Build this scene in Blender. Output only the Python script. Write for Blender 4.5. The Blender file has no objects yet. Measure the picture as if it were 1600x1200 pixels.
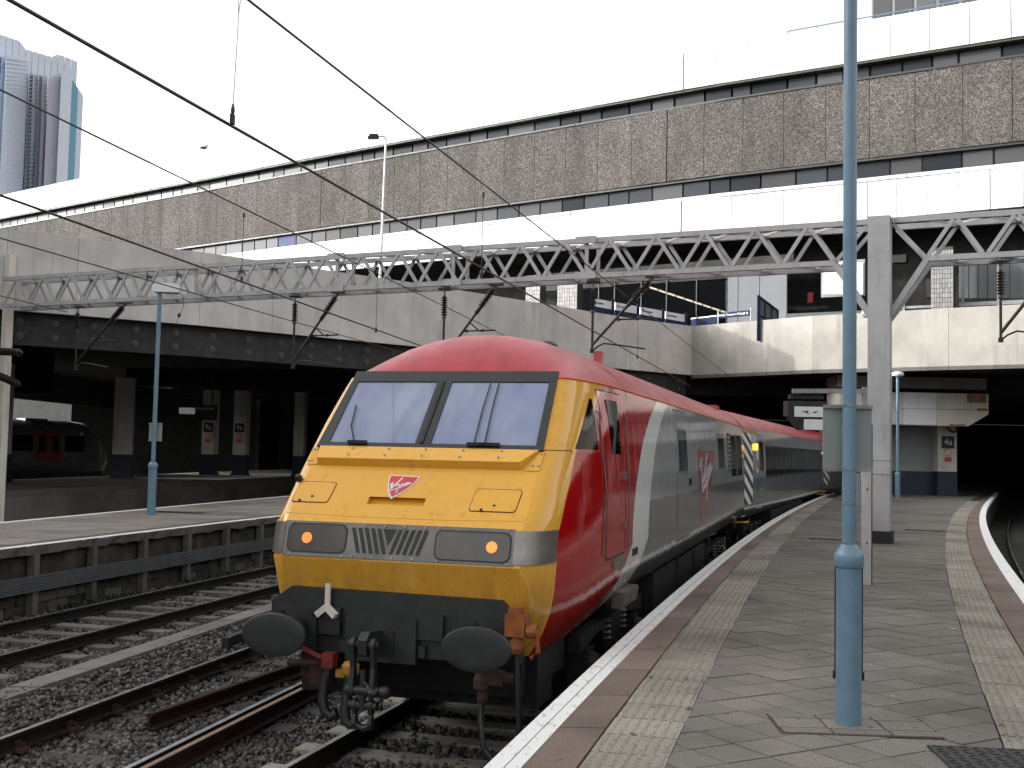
import bpy, bmesh, math, random
import numpy as np
from mathutils import Matrix, Vector
random.seed(7); rng = np.random.default_rng(7)
C = bpy.context.scene.collection
SC = bpy.context.scene
PI = math.pi

# ------------------------------------------------------------------ camera, sky, sun, exposure
FPX, CAMH, PITCH, ROLL = 1752.0, 1.6554, 0.05957, 0.0210
cp, sp, cr, sr = math.cos(PITCH), math.sin(PITCH), math.cos(ROLL), math.sin(ROLL)
FW = Vector((0, cp, sp)); U0 = Vector((0, -sp, cp)); R0 = Vector((1, 0, 0))
RT = cr * R0 + sr * U0; UP = -sr * R0 + cr * U0
cam = bpy.data.cameras.new('camera'); camo = bpy.data.objects.new('camera', cam); C.objects.link(camo)
camo.matrix_world = Matrix(((RT.x, UP.x, -FW.x, 0), (RT.y, UP.y, -FW.y, 0), (RT.z, UP.z, -FW.z, CAMH), (0, 0, 0, 1)))
cam.sensor_fit = 'HORIZONTAL'; cam.sensor_width = 36; cam.lens = FPX / 1600 * 36
cam.clip_start = .05; cam.clip_end = 3000
SC.camera = camo

SUN_EL, SUN_AZ = math.radians(15.0), math.radians(-90.0)      # low winter sun from the left
w = bpy.data.worlds.new('World'); SC.world = w; w.use_nodes = True
nt = w.node_tree; nt.nodes.clear()
sky = nt.nodes.new('ShaderNodeTexSky'); sky.sky_type = 'NISHITA'; sky.sun_disc = False
sky.sun_elevation = SUN_EL; sky.sun_rotation = SUN_AZ; sky.dust_density = 5.0; sky.air_density = 1.2; sky.ozone_density = 1.0
hs = nt.nodes.new('ShaderNodeHueSaturation'); hs.inputs['Saturation'].default_value = .06
bg = nt.nodes.new('ShaderNodeBackground'); bg.inputs[1].default_value = .15
wo = nt.nodes.new('ShaderNodeOutputWorld')
nt.links.new(sky.outputs[0], hs.inputs['Color']); nt.links.new(hs.outputs[0], bg.inputs[0]); nt.links.new(bg.outputs[0], wo.inputs[0])
sl = bpy.data.lights.new('sun', 'SUN'); sl.energy = 1.0; sl.angle = math.radians(1.2); sl.color = (1, .96, .90)
so = bpy.data.objects.new('sun', sl); C.objects.link(so)
sd = Vector((math.sin(SUN_AZ) * math.cos(SUN_EL), math.cos(SUN_AZ) * math.cos(SUN_EL), math.sin(SUN_EL)))
so.rotation_euler = (-sd).to_track_quat('-Z', 'Y').to_euler()
SC.view_settings.view_transform = 'Standard'; SC.view_settings.look = 'None'
SC.view_settings.gamma = 1; SC.view_settings.use_curve_mapping = False
SC.view_settings.exposure = 1.75

# ------------------------------------------------------------------ placement helpers
def ray(px, py):
    return FW + RT * ((px - 800) / FPX) - UP * ((py - 600) / FPX)
def gp(px, py, z=0.0):
    r = ray(px, py); t = (z - CAMH) / r.z
    return Vector((r.x * t, r.y * t, z))
def dp(px, py, d):
    r = ray(px, py); t = d / r.y
    return Vector((r.x * t, d, CAMH + r.z * t))

# ------------------------------------------------------------------ materials
def rgb(c): return (c[0], c[1], c[2], 1)
class NT:
    def __init__(s, name):
        s.m = bpy.data.materials.new(name); s.m.use_nodes = True; s.t = s.m.node_tree
        s.b = s.t.nodes['Principled BSDF']
    def n(s, ty, **k):
        x = s.t.nodes.new('ShaderNode' + ty)
        for a, v in k.items(): setattr(x, a, v)
        return x
    def put(s, sock, v):
        if hasattr(v, 'is_output') or isinstance(v, bpy.types.NodeSocket): s.t.links.new(v, sock)
        else: sock.default_value = v
    def M(s, op, a, b=0.0, c=None, clamp=False):
        x = s.n('Math', operation=op, use_clamp=clamp); s.put(x.inputs[0], a); s.put(x.inputs[1], b)
        if c is not None: s.put(x.inputs[2], c)
        return x.outputs[0]
    def mix(s, f, a, b, blend='MIX'):
        x = s.n('Mix', data_type='RGBA', blend_type=blend); s.put(x.inputs[0], f)
        s.put(x.inputs[6], rgb(a) if isinstance(a, tuple) else a); s.put(x.inputs[7], rgb(b) if isinstance(b, tuple) else b)
        return x.outputs[2]
    def co(s, which='Object'): return s.n('TexCoord').outputs[which]
    def pos(s): return s.n('NewGeometry').outputs['Position']
    def scale(s, v, sc):
        x = s.n('Mapping'); s.put(x.inputs[0], v); x.inputs['Scale'].default_value = sc; return x.outputs[0]
    def noise(s, v, sc, det=3, rough=.55):
        x = s.n('TexNoise'); s.put(x.inputs['Vector'], v); x.inputs['Scale'].default_value = sc
        x.inputs['Detail'].default_value = det; x.inputs['Roughness'].default_value = rough; return x.outputs[0]
    def ramp(s, f, a, b, lo=0.0, hi=1.0):
        x = s.n('MapRange'); s.put(x.inputs[0], f); x.inputs[1].default_value = a; x.inputs[2].default_value = b
        x.inputs[3].default_value = lo; x.inputs[4].default_value = hi; return x.outputs[0]
    def bump(s, h, st=.3, d=.01):
        x = s.n('Bump'); s.put(x.inputs['Height'], h); x.inputs['Strength'].default_value = st; x.inputs['Distance'].default_value = d
        s.t.links.new(x.outputs[0], s.b.inputs['Normal'])
    def fin(s, col, rough=.6, metal=0.0, spec=.5, coat=0.0):
        s.put(s.b.inputs['Base Color'], rgb(col) if isinstance(col, tuple) else col)
        s.put(s.b.inputs['Roughness'], rough); s.put(s.b.inputs['Metallic'], metal)
        s.put(s.b.inputs['Specular IOR Level'], spec); s.put(s.b.inputs['Coat Weight'], coat); s.b.inputs['Coat Roughness'].default_value = .06
        return s.m
def dark(c, k): return tuple(x * k for x in c)
def paint(name, c, rough=.45, var=.25, sc=3.0, metal=0.0, spec=.5, bump=.15, dirt=None, objvar=.0, bsc=60):
    n = NT(name); p = n.pos()
    f = n.noise(p, sc, 5, .6); col = n.mix(n.ramp(f, .3, .7), dark(c, 1 - var), dark(c, 1 + var * .45))
    g = n.noise(n.scale(p, (2.2, 2.2, .35)), 2.0, 5, .65)
    d = dirt or dark(c, .45)
    col = n.mix(n.ramp(g, .52, .8, 0, .55 if var > .12 else .2), col, d)
    if objvar:
        r = n.n('ObjectInfo').outputs['Random']
        col = n.mix(1.0, col, n.n('CombineColor').outputs[0], 'MULTIPLY') if False else col
        hsn = n.n('HueSaturation'); n.put(hsn.inputs['Color'], col); n.put(hsn.inputs['Value'], n.ramp(r, 0, 1, 1 - objvar, 1 + objvar)); col = hsn.outputs[0]
    n.bump(n.noise(p, bsc, 4, .6), bump, .004)
    rr = n.ramp(n.noise(p, sc * 2.3, 4), .3, .7, rough * .85, min(1, rough * 1.2))
    return n.fin(col, rr, metal, spec)
M = {}
M['blue'] = paint('post_blue_paint', (.125, .215, .29), .38, .16, 9, dirt=(.06, .10, .14))
M['bluedark'] = paint('railing_blue_paint', (.020, .028, .065), .7, .15, 4, spec=.08)
M['navy'] = paint('navy_paint', (.014, .02, .042), .5, .2, 3)
M['cream'] = paint('cream_paint', (.60, .57, .50), .55, .14, 1.2, dirt=(.2, .17, .13))
M['gantry'] = paint('gantry_grey_paint', (.345, .345, .35), .5, .16, 2.0, dirt=(.10, .095, .09))
M['steel'] = paint('galvanised_steel', (.30, .31, .31), .42, .25, 4, .6)
M['brushed'] = paint('brushed_steel', (.27, .25, .23), .34, .25, 6, .7)
M['white'] = paint('white_paint', (.72, .73, .74), .5, .1, 2, dirt=(.5, .5, .48))
M['black'] = paint('black_rubber', (.012, .012, .013), .5, .2, 6)
M['darkiron'] = paint('dark_underframe', (.009, .0092, .0095), .55, .4, 4, dirt=(.02, .016, .013))
M['bufferface'] = paint('buffer_face', (.017, .019, .0195), .5, .35, 9, dirt=(.03, .03, .03))
M['orange'] = paint('orange_fitting_paint', (.27, .075, .016), .55, .4, 14, dirt=(.08, .03, .012))
M['redvalve'] = paint('red_cock_paint', (.22, .025, .02), .5, .3, 14)
M['yellowfit'] = paint('yellow_cock_paint', (.40, .21, .03), .5, .3, 14)
M['railtop'] = paint('rail_running_band', (.50, .50, .51), .22, .04, 5, .85, bump=.0, dirt=(.4, .4, .4))
M['rail'] = paint('rail_side_rust', (.017, .013, .011), .8, .4, 10, dirt=(.01, .008, .007), spec=.2)
M['rustrail'] = paint('rusty_check_rail', (.034, .017, .013), .8, .4, 12, dirt=(.018, .011, .010), spec=.2)
M['rusttop'] = paint('rusty_rail_top', (.24, .155, .09), .6, .35, 8)
M['chair'] = paint('rail_chair_rust', (.042, .017, .013), .85, .4, 20)
M['sleeper'] = paint('concrete_sleeper', (.115, .105, .094), .9, .3, 5, dirt=(.04, .035, .03), objvar=.25)
M['palesleeper'] = paint('pale_sleeper_end', (.30, .285, .23), .9, .2, 8, dirt=(.2, .18, .14), objvar=.15)
M['darksleeper'] = paint('grey_timber_sleeper', (.06, .058, .056), .9, .3, 6, objvar=.2)
M['trough'] = paint('trough_lid_concrete', (.165, .148, .128), .9, .22, 4, dirt=(.08, .07, .06), objvar=.15)
M['insul'] = paint('brown_insulator_glaze', (.022, .019, .018), .3, .2, 8)
M['wire'] = paint('overhead_wire_copper', (.03, .03, .032), .5, .2, 4)
M['nearblack'] = paint('nearblack_soffit', (.011, .0105, .010), .9, .3, 1.0)  # near-black colour deepens the shade under deck and soffits
M['girder'] = paint('dark_steel_girder', (.026, .027, .027), .75, .35, 1.5, dirt=(.016, .015, .014))
M['postgrey'] = paint('weathered_white_post_paint', (.42, .415, .41), .5, .15, 4, dirt=(.2, .19, .17))
M['boltsteel'] = paint('dull_bolt_plate', (.07, .07, .068), .7, .3, 6)
M['bandsteel'] = paint('lamp_band_steel', (.17, .165, .155), .42, .3, 5, .4, dirt=(.08, .075, .07))
M['brick'] = paint('dark_brick', (.07, .06, .05), .9, .4, 3.5)
M['yard'] = paint('yard_concrete', (.2, .2, .19), .9, .2, 1)
M['postc'] = paint('platform_post_concrete', (.10, .092, .08), .9, .3, 5, dirt=(.04, .036, .032), objvar=.2)
M['duct'] = paint('grey_cable_duct', (.085, .095, .10), .6, .15, 3)
M['greypanel'] = paint('pale_grey_cladding', (.20, .21, .225), .7, .1, 2, objvar=.05, spec=.08)
M['tile'] = paint('cream_wall_tile', (.26, .25, .24), .35, .1, 6, objvar=.18)
M['signback'] = paint('sign_back_grey_green', (.215, .25, .245), .5, .1, 3)
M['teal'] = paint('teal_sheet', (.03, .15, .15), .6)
M['redsign'] = paint('red_sign_vinyl', (.55, .05, .06), .5, .05)
M['lens'] = paint('headlight_glass', (.075, .072, .068), .12, .15, 6)
M['bird'] = paint('bird_feathers', (.12, .13, .14), .7, .3, 30)
M['screen'] = paint('unlit_signal_panel', (.68, .69, .71), .5, .08, 3)
M['weed'] = paint('weed_leaf', (.022, .038, .015), .8, .4, 20)
M['rust'] = paint('rust_stained_panel', (.30, .16, .08), .8, .5, 2)
def emit(name, c, s, base=(.5, .3, .1)):
    n = NT(name); n.b.inputs['Emission Color'].default_value = rgb(c); n.b.inputs['Emission Strength'].default_value = s
    return n.fin(base, .3)
M['lamp_on'] = emit('warm_lamp', (1, .27, .045), .42, (.3,.12,.03))
M['lamp_dim'] = emit('warm_lamp_dim', (1, .30, .06), .28, (.2,.1,.03))
M['amber_on'] = emit('amber_lamp', (1, .42, .03), 1.2)
M['tube_on'] = emit('warm_tube', (1, .82, .6), .10, (.22, .2, .17))
M['board_on'] = emit('lit_board', (1, 1, 1), .1, (.8, .8, .8))

def concrete(name, c, joint=None, stain=.6, obj=.0):
    n = NT(name); p = n.pos()
    a = n.noise(p, .7, 6, .65); b = n.noise(n.scale(p, (1.6, 1.6, .16)), 1.3, 6, .7); d = n.noise(p, 22, 4, .6)
    col = n.mix(n.ramp(a, .3, .7), dark(c, .8), dark(c, 1.12))
    col = n.mix(n.ramp(b, .5, .78, 0, stain), col, dark(c, .42))
    col = n.mix(n.ramp(d, .55, .75, 0, .25), col, dark(c, .6))
    if obj:
        h = n.n('HueSaturation'); n.put(h.inputs['Color'], col); n.put(h.inputs['Value'], n.ramp(n.n('ObjectInfo').outputs['Random'], 0, 1, 1 - obj, 1 + obj)); col = h.outputs[0]
    n.bump(d, .35, .006)
    return n.fin(col, .9, 0, .08)
M['parapetright'] = concrete('sundimmed_parapet_concrete', (.37, .355, .325), stain=.5, obj=.04)  # darker copy of the parapet concrete, toned down against the sun
M['parapet'] = concrete('parapet_concrete', (.56, .54, .515), stain=.45, obj=.04)
M['copingedge'] = concrete('broken_concrete_edge', (.13, .125, .115), stain=.9)
def pebble():
    n = NT('pebble_dash'); p = n.pos()
    v = n.n('TexVoronoi'); n.put(v.inputs['Vector'], p); v.inputs['Scale'].default_value = 26
    s = n.n('SeparateColor'); n.put(s.inputs[0], v.outputs['Color'])
    f = n.M('POWER', s.outputs[0], 2.1)
    col = n.mix(f, (.058, .054, .049), (.27, .252, .23))
    col = n.mix(n.ramp(n.noise(n.scale(p, (1, 1, .3)), .8, 5), .35, .75, 0, .45), col, (.035, .033, .030))
    h = n.n('HueSaturation'); n.put(h.inputs['Color'], col); n.put(h.inputs['Value'], n.ramp(n.n('ObjectInfo').outputs['Random'], 0, 1, .91, 1.09))
    n.bump(v.outputs['Distance'], .8, .05)
    return n.fin(h.outputs[0], .9, 0, .1)
M['pebble'] = pebble()
M['fascia'] = paint('white_fascia_panel', (.62, .63, .64), .5, .03, 1.0, dirt=(.54, .54, .53), objvar=.035, spec=.1)
def glassmat(name, base, rough=.06, objv=.5, wav=.0, spec=.6):
    n = NT(name)
    h = n.n('HueSaturation'); h.inputs['Color'].default_value = rgb(base)
    n.put(h.inputs['Value'], n.ramp(n.n('ObjectInfo').outputs['Random'], 0, 1, 1 - objv, 1 + objv))
    if wav: n.bump(n.noise(n.pos(), 1.2, 2), wav, .02)
    return n.fin(h.outputs[0], rough, 0, spec)
M['glass'] = glassmat('office_glass', (.03, .034, .04), .3, .6, .1, .06)
M['blind'] = glassmat('window_with_pale_blind', (.075, .076, .08), .4, .3, 0, .06)
M['blueblind'] = glassmat('window_with_blue_blind', (.012, .022, .09), .4, .2, 0, .06)
M['redblind'] = glassmat('window_with_red_curtain', (.10, .03, .025), .4, .2, 0, .06)
M['frame'] = paint('dark_window_frame', (.035, .034, .034), .5, .2, 3)
M['greenedge'] = paint('dark_drip_edge', (.035, .05, .03), .6, .2, 3)
M['towerglass'] = glassmat('tower_glass', (.17, .24, .32), .1, .1)  # tower colours lightened to paint in distance haze
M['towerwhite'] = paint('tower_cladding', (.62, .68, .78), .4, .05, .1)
M['towerdark'] = paint('tower_shadow_cladding', (.42, .41, .45), .5, .05, .1)  # darker cladding copy, also painting one fin's shaded face
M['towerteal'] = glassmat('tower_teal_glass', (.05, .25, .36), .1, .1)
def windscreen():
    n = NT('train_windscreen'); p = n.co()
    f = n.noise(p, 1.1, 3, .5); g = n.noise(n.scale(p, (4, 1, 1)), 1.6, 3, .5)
    col = n.mix(n.ramp(f, .35, .68), (.165, .20, .335), (.28, .315, .42)); col = n.mix(n.ramp(g, .5, .7, 0, .35), col, (.13, .15, .23))  # lavender base and noise paint reflected sky and clouds
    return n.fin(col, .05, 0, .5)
M['cabglass'] = windscreen()
M['dkglass'] = glassmat('train_side_glass', (.004, .0045, .005), .05, .0, 0, .07)
M['blackframe'] = paint('windscreen_surround', (.02, .021, .022), .35, .2, 5)
M['trim'] = paint('orange_trim_line', (.75, .13, .02), .4, .1, 5)

def livery():
    n = NT('train_livery'); s = n.n('SeparateXYZ'); n.put(s.inputs[0], n.co())
    u, wv = s.outputs[1], s.outputs[2]
    a = n.M('ADD', n.M('MAXIMUM', n.M('MULTIPLY_ADD', wv, .95, .19 - .95 * 1.95), .10), .40)
    b = n.M('MULTIPLY_ADD', wv, 1.76, 1.2 - 1.76 * 2.59)
    isy = n.M('LESS_THAN', u, n.M('MAXIMUM', a, b))
    q = n.M('POWER', n.M('ABSOLUTE', n.M('SUBTRACT', wv, 1.7)), 2.0)
    low = n.M('MULTIPLY', n.M('MAXIMUM', n.M('SUBTRACT', 1.6, wv), 0.0), 2.3)
    wl = n.M('SUBTRACT', n.M('MULTIPLY_ADD', q, .70, n.M('MULTIPLY_ADD', n.M('POWER', n.M('MAXIMUM', n.M('SUBTRACT', wv, 2.6), 0.0), 2.0), 1.2, 3.5)), low)
    wr = n.M('SUBTRACT', n.M('MULTIPLY_ADD', q, .62, n.M('MULTIPLY_ADD', n.M('POWER', n.M('MAXIMUM', n.M('SUBTRACT', wv, 2.6), 0.0), 2.0), 1.2, 4.55)), low)
    isw = n.M('GREATER_THAN', u, wl); isg = n.M('GREATER_THAN', u, wr)
    g = n.mix(n.M('GREATER_THAN', wv, 2.02), (.13, .133, .137), (.275, .28, .285))  # lighter upper grey paints a bright reflection onto the side
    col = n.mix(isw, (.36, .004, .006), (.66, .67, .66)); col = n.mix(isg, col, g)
    col = n.mix(isy, col, (.72, .37, .045))
    p = n.co()
    d1 = n.noise(p, 2.2, 6, .7); d2 = n.noise(n.scale(p, (3, 3, .6)), 3.0, 6, .7)
    col = n.mix(n.ramp(d1, .55, .85, 0, .22), col, (.10, .07, .04))
    grime = n.M('MULTIPLY', n.ramp(wv, 1.75, 1.1), n.ramp(d2, .30, .62, 0, .62))
    col = n.mix(grime, col, (.06, .045, .03))
    spots = n.noise(p, 26, 2, .5); col = n.mix(n.ramp(spots, .68, .74, 0, .28), col, (.10, .07, .04)); run = n.noise(n.scale(p, (14, 14, .7)), 1.0, 4, .6); col = n.mix(n.ramp(run, .56, .74, 0, .22), col, (.12, .08, .045))
    wob = n.M('ADD', n.noise(n.scale(p, (1, 1.6, .5)), 2.6, 2, .4), n.M('MULTIPLY', n.noise(n.scale(p, (1, 7, 1.2)), 1.0, 2, .5), .35))
    n.bump(wob, .20, .022)
    return n.fin(col, n.ramp(d1, .3, .75, .07, .15), 0, .5, 0)
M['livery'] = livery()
def redroof():
    n = NT('train_red_roof'); p = n.co()
    f = n.noise(n.scale(p, (1, .25, 1)), 4, 5, .65)
    col = n.mix(n.ramp(f, .4, .75), (.43, .03, .047), (.28, .022, .03))
    return n.fin(col, n.ramp(f, .3, .7, .28, .42), 0, .6, 0)
M['roof'] = redroof()
def coachside():
    n = NT('coach_livery'); s = n.n('SeparateXYZ'); n.put(s.inputs[0], n.co()); wv = s.outputs[2]; p = n.co()
    col = n.mix(n.M('GREATER_THAN', wv, 2.02), (.13, .133, .137), (.275, .28, .285))  # upper grey lightened to carry the reflected sky in the colour
    d = n.noise(n.scale(p, (2, 2, .5)), 2.5, 6, .7); col = n.mix(n.ramp(d, .5, .8, 0, .35), col, (.06, .05, .045))
    n.bump(n.noise(n.scale(p, (1, 1.6, .5)), 2.6, 2, .4), .2, .022)
    return n.fin(col, .10, 0, .5, 0)
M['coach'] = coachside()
def zebra():
    n = NT('zebra_striped_rubber'); s = n.n('SeparateXYZ'); n.put(s.inputs[0], n.co())
    t = n.M('FRACT', n.M('ADD', n.M('MULTIPLY', s.outputs[2], 2.9), n.M('MULTIPLY', s.outputs[1], .9)))
    col = n.mix(n.M('GREATER_THAN', t, .48), (.045, .04, .038), (.62, .61, .58))
    return n.fin(col, .6, 0, .3)
M['zebra'] = zebra()
def slabmat(name, c, objv=.14, sc=1.0):
    n = NT(name); p = n.pos()
    a = n.noise(p, .42 * sc, 5, .62); b = n.noise(p, 75, 3, .7); g = n.noise(p, 3.2, 5, .7)
    h = n.n('HueSaturation'); n.put(h.inputs['Color'], n.mix(n.ramp(b, .35, .68), dark(c, .62), dark(c, 1.35)))
    n.put(h.inputs['Value'], n.ramp(n.n('ObjectInfo').outputs['Random'], 0, 1, 1 - objv, 1 + objv))
    col = n.mix(n.ramp(a, .44, .64, 0, .68), h.outputs[0], dark(c, .34))
    col = n.mix(n.ramp(g, .6, .78, 0, .3), col, dark(c, .5))
    sp_ = n.noise(p, 9, 1, .5); col = n.mix(n.ramp(sp_, .785, .80, 0, .8), col, (.5, .48, .45)); sq_ = n.noise(n.scale(p, (1.1, .9, 1)), 8, 1, .5); col = n.mix(n.ramp(sq_, .72, .735, 0, .7), col, (.035, .032, .03))
    n.bump(b, .4, .003)
    return n.fin(col, .8, 0, .35)
M['slab'] = slabmat('grey_paving_slab', (.182, .167, .147))
M['slab2'] = slabmat('pale_brown_paving_slab', (.235, .210, .180))
M['tactile'] = slabmat('buff_tactile_paving', (.30, .275, .232), .12, 1.3)
M['coping'] = slabmat('brown_coping_stone', (.20, .148, .122), .16)
M['joint'] = paint('mossy_joint_fill', (.065, .047, .03), .95, .4, 8)
def whiteline():
    n = NT('worn_white_line'); p = n.pos()
    f = n.noise(n.scale(p, (6, 2.0, 1)), 3.0, 6, .75)
    col = n.mix(n.ramp(f, .54, .68), (.74, .74, .73), (.30, .29, .27))
    return n.fin(col, .7)
M['whiteline'] = whiteline()
def ballastmat():
    n = NT('ballast_stone'); p = n.pos()
    at = n.n('Attribute', attribute_name='shade').outputs['Fac']
    c = n.mix(at, (.032, .030, .029), (.215, .205, .196)); c = n.mix(n.ramp(n.noise(p, .6, 4), .42, .7, 0, .6), c, (.052, .043, .036))
    n.bump(n.noise(p, 60, 3), .4, .004)
    return n.fin(c, .85, 0, .3)
M['stone'] = ballastmat()
def groundmat():
    n = NT('ballast_bed'); p = n.pos()
    v = n.n('TexVoronoi'); n.put(v.inputs['Vector'], p); v.inputs['Scale'].default_value = 22
    s = n.n('SeparateColor'); n.put(s.inputs[0], v.outputs['Color'])
    c = n.mix(s.outputs[0], (.03, .028, .026), (.12, .11, .10)); n.bump(v.outputs['Distance'], 1, .03)
    return n.fin(c, .9, 0, .3)
M['ground'] = groundmat()
def brickmat():
    n = NT('dark_platform_wall'); p = n.pos()
    a = n.noise(p, 2.2, 5, .7); c = n.mix(n.ramp(a, .35, .7), (.014, .012, .011), (.075, .062, .048))
    n.bump(n.noise(p, 14, 4), .5, .02); return n.fin(c, .9)
M['pwall'] = brickmat()

# ------------------------------------------------------------------ mesh builder
class MB:
    def __init__(s): s.v = []; s.f = []; s.mi = []; s.cur = 0
    def add(s, vs, fs):
        o = len(s.v); s.v += [tuple(x) for x in vs]; s.f += [tuple(i + o for i in f) for f in fs]; s.mi += [s.cur] * len(fs); return s
    def box(s, c, d, R=None, taper=None):
        h = [x / 2 for x in d]; vs = []
        for z in (-1, 1):
            k = taper if (taper and z > 0) else 1
            for x, y in ((-1, -1), (1, -1), (1, 1), (-1, 1)): vs.append(Vector((x * h[0] * k, y * h[1] * k, z * h[2])))
        if R is not None: vs = [R @ v for v in vs]
        c = Vector(c)
        return s.add([v + c for v in vs], [(3, 2, 1, 0), (4, 5, 6, 7), (0, 1, 5, 4), (1, 2, 6, 5), (2, 3, 7, 6), (3, 0, 4, 7)])
    def bar(s, a, b, wd, ht=None, up=(0, 0, 1)):
        a = Vector(a); b = Vector(b); d = b - a; L = d.length; d.normalize(); ht = ht or wd
        x = d.cross(Vector(up)); x = x if x.length > 1e-4 else d.cross(Vector((0, 1, 0))); x.normalize(); z = x.cross(d)
        R = Matrix((x, d, z)).transposed()
        return s.box((a + b) / 2, (wd, L, ht), R)
    def tube(s, pts, r, n=8, cap=True):
        pts = [Vector(p) for p in pts]; rs = r if isinstance(r, (list, tuple)) else [r] * len(pts); vs = []; fs = []
        for i, p in enumerate(pts):
            d = (pts[min(i + 1, len(pts) - 1)] - pts[max(i - 1, 0)]).normalized()
            ref = Vector((0, 0, 1)) if abs(d.z) < .95 else Vector((1, 0, 0))
            x = d.cross(ref).normalized(); y = x.cross(d)
            for k in range(n):
                t = 2 * PI * k / n; vs.append(p + rs[i] * (math.cos(t) * x + math.sin(t) * y))
        for i in range(len(pts) - 1):
            for k in range(n):
                k2 = (k + 1) % n; fs.append((i * n + k, i * n + k2, (i + 1) * n + k2, (i + 1) * n + k))
        if cap: fs += [tuple(range(n))[::-1], tuple((len(pts) - 1) * n + k for k in range(n))]
        return s.add(vs, fs)
    def lathe(s, prof, o=(0, 0, 0), n=24, ax=None, sy=1.0):
        o = Vector(o); vs = []; fs = []
        Rm = Vector((0, 0, 1)).rotation_difference(Vector(ax)).to_matrix() if ax is not None else Matrix.Identity(3)
        for r, z in prof:
            for k in range(n):
                t = 2 * PI * k / n; vs.append(o + Rm @ Vector((r * math.cos(t), r * sy * math.sin(t), z)))
        for i in range(len(prof) - 1):
            for k in range(n):
                k2 = (k + 1) % n; fs.append((i * n + k, i * n + k2, (i + 1) * n + k2, (i + 1) * n + k))
        fs += [tuple(range(n))[::-1], tuple((len(prof) - 1) * n + k for k in range(n))]
        return s.add(vs, fs)
    def prism(s, poly, vec):
        poly = [Vector(p) for p in poly]; vec = Vector(vec); n = len(poly)
        return s.add(poly + [p + vec for p in poly], [tuple(range(n))[::-1], tuple(range(n, 2 * n))] + [(i, (i + 1) % n, n + (i + 1) % n, n + i) for i in range(n)])
    def grid(s, P, th=None):
        nr, nc = len(P), len(P[0]); vs = [p for r in P for p in r]
        return s.add(vs, [(i * nc + j, i * nc + j + 1, (i + 1) * nc + j + 1, (i + 1) * nc + j) for i in range(nr - 1) for j in range(nc - 1)])
    def slabgrid(s, P, Q):       # closed thick sheet between two grids
        nr, nc = len(P), len(P[0]); vs = [p for r in P for p in r] + [p for r in Q for p in r]; o = nr * nc; fs = []
        for i in range(nr - 1):
            for j in range(nc - 1):
                a, b, c, d = i * nc + j, i * nc + j + 1, (i + 1) * nc + j + 1, (i + 1) * nc + j
                fs += [(a, b, c, d), (o + d, o + c, o + b, o + a)]
        bd = [(0, j) for j in range(nc)] + [(i, nc - 1) for i in range(1, nr)] + [(nr - 1, j) for j in range(nc - 2, -1, -1)] + [(i, 0) for i in range(nr - 2, 0, -1)]
        ids = [i * nc + j for i, j in bd]
        for k in range(len(ids)):
            a, b = ids[k], ids[(k + 1) % len(ids)]; fs.append((b, a, o + a, o + b))
        return s.add(vs, fs)
    def mesh(s, name, mats, smooth=None, recalc=True):
        me = bpy.data.meshes.new(name); me.from_pydata(s.v, [], s.f)
        mats = mats if isinstance(mats, (list, tuple)) else [mats]
        for m in mats: me.materials.append(M[m] if isinstance(m, str) else m)
        if len(mats) > 1: me.polygons.foreach_set('material_index', s.mi)
        if recalc:
            bm = bmesh.new(); bm.from_mesh(me)
            if smooth is not None: bmesh.ops.remove_doubles(bm, verts=bm.verts, dist=1e-5)
            bmesh.ops.recalc_face_normals(bm, faces=bm.faces); bm.to_mesh(me); bm.free()
        if smooth is not None:
            me.polygons.foreach_set('use_smooth', [True] * len(me.polygons))
            try: me.set_sharp_from_angle(angle=math.radians(smooth))
            except Exception: pass
        me.update(); return me
    def obj(s, name, mats, parent=None, smooth=None, recalc=True, **k):
        return link(name, s.mesh(name, mats, smooth, recalc), parent, **k)
def link(name, me, parent=None, label=None, cat=None, group=None, kind=None, loc=None):
    o = bpy.data.objects.new(name, me); C.objects.link(o)
    if parent is not None: o.parent = parent
    if loc is not None: o.location = loc
    if label: o['label'] = label
    if cat: o['category'] = cat
    if group: o['group'] = group
    if kind: o['kind'] = kind
    return o
def thing(name, label, cat, loc=(0, 0, 0), rz=0.0, group=None, kind=None):
    o = link(name, None, None, label, cat, group, kind, loc); o.rotation_euler = (0, 0, rz); return o
def copy_tree(o, parent=None):
    c = o.copy(); C.objects.link(c)
    if parent is not None: c.parent = parent
    for ch in list(o.children): copy_tree(ch, c)
    return c
def text(body, size, name, mat, parent, mtx, shear=0.0, ext=.001, align='CENTER', bold=0.0):
    cu = bpy.data.curves.new('txt', 'FONT'); cu.body = body; cu.size = size; cu.shear = shear; cu.extrude = ext; cu.offset = bold
    cu.align_x = align; cu.align_y = 'CENTER'; cu.resolution_u = 3
    t = bpy.data.objects.new('txt', cu); C.objects.link(t)
    dg = bpy.context.evaluated_depsgraph_get(); me = bpy.data.meshes.new_from_object(t.evaluated_get(dg))
    bpy.data.objects.remove(t); me.name = name; me.transform(mtx); me.materials.clear(); me.materials.append(M[mat])
    return link(name, me, parent)
def frame(o, x, y):      # matrix from an origin, a text-right and a text-up vector
    x = Vector(x).normalized(); y = Vector(y).normalized(); z = x.cross(y); o = Vector(o)
    return Matrix(((x.x, y.x, z.x, o.x), (x.y, y.y, z.y, o.y), (x.z, y.z, z.z, o.z), (0, 0, 0, 1)))
def poly(pts, deg):
    a = np.array(pts); c = np.polyfit(a[:, 1], a[:, 0], deg); y0, y1 = a[:, 1].min(), a[:, 1].max(); dc = np.polyder(c)
    def f(y):
        yc = min(max(y, y0), y1); return float(np.polyval(c, yc) + np.polyval(dc, yc) * (y - yc))
    return f

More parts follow.
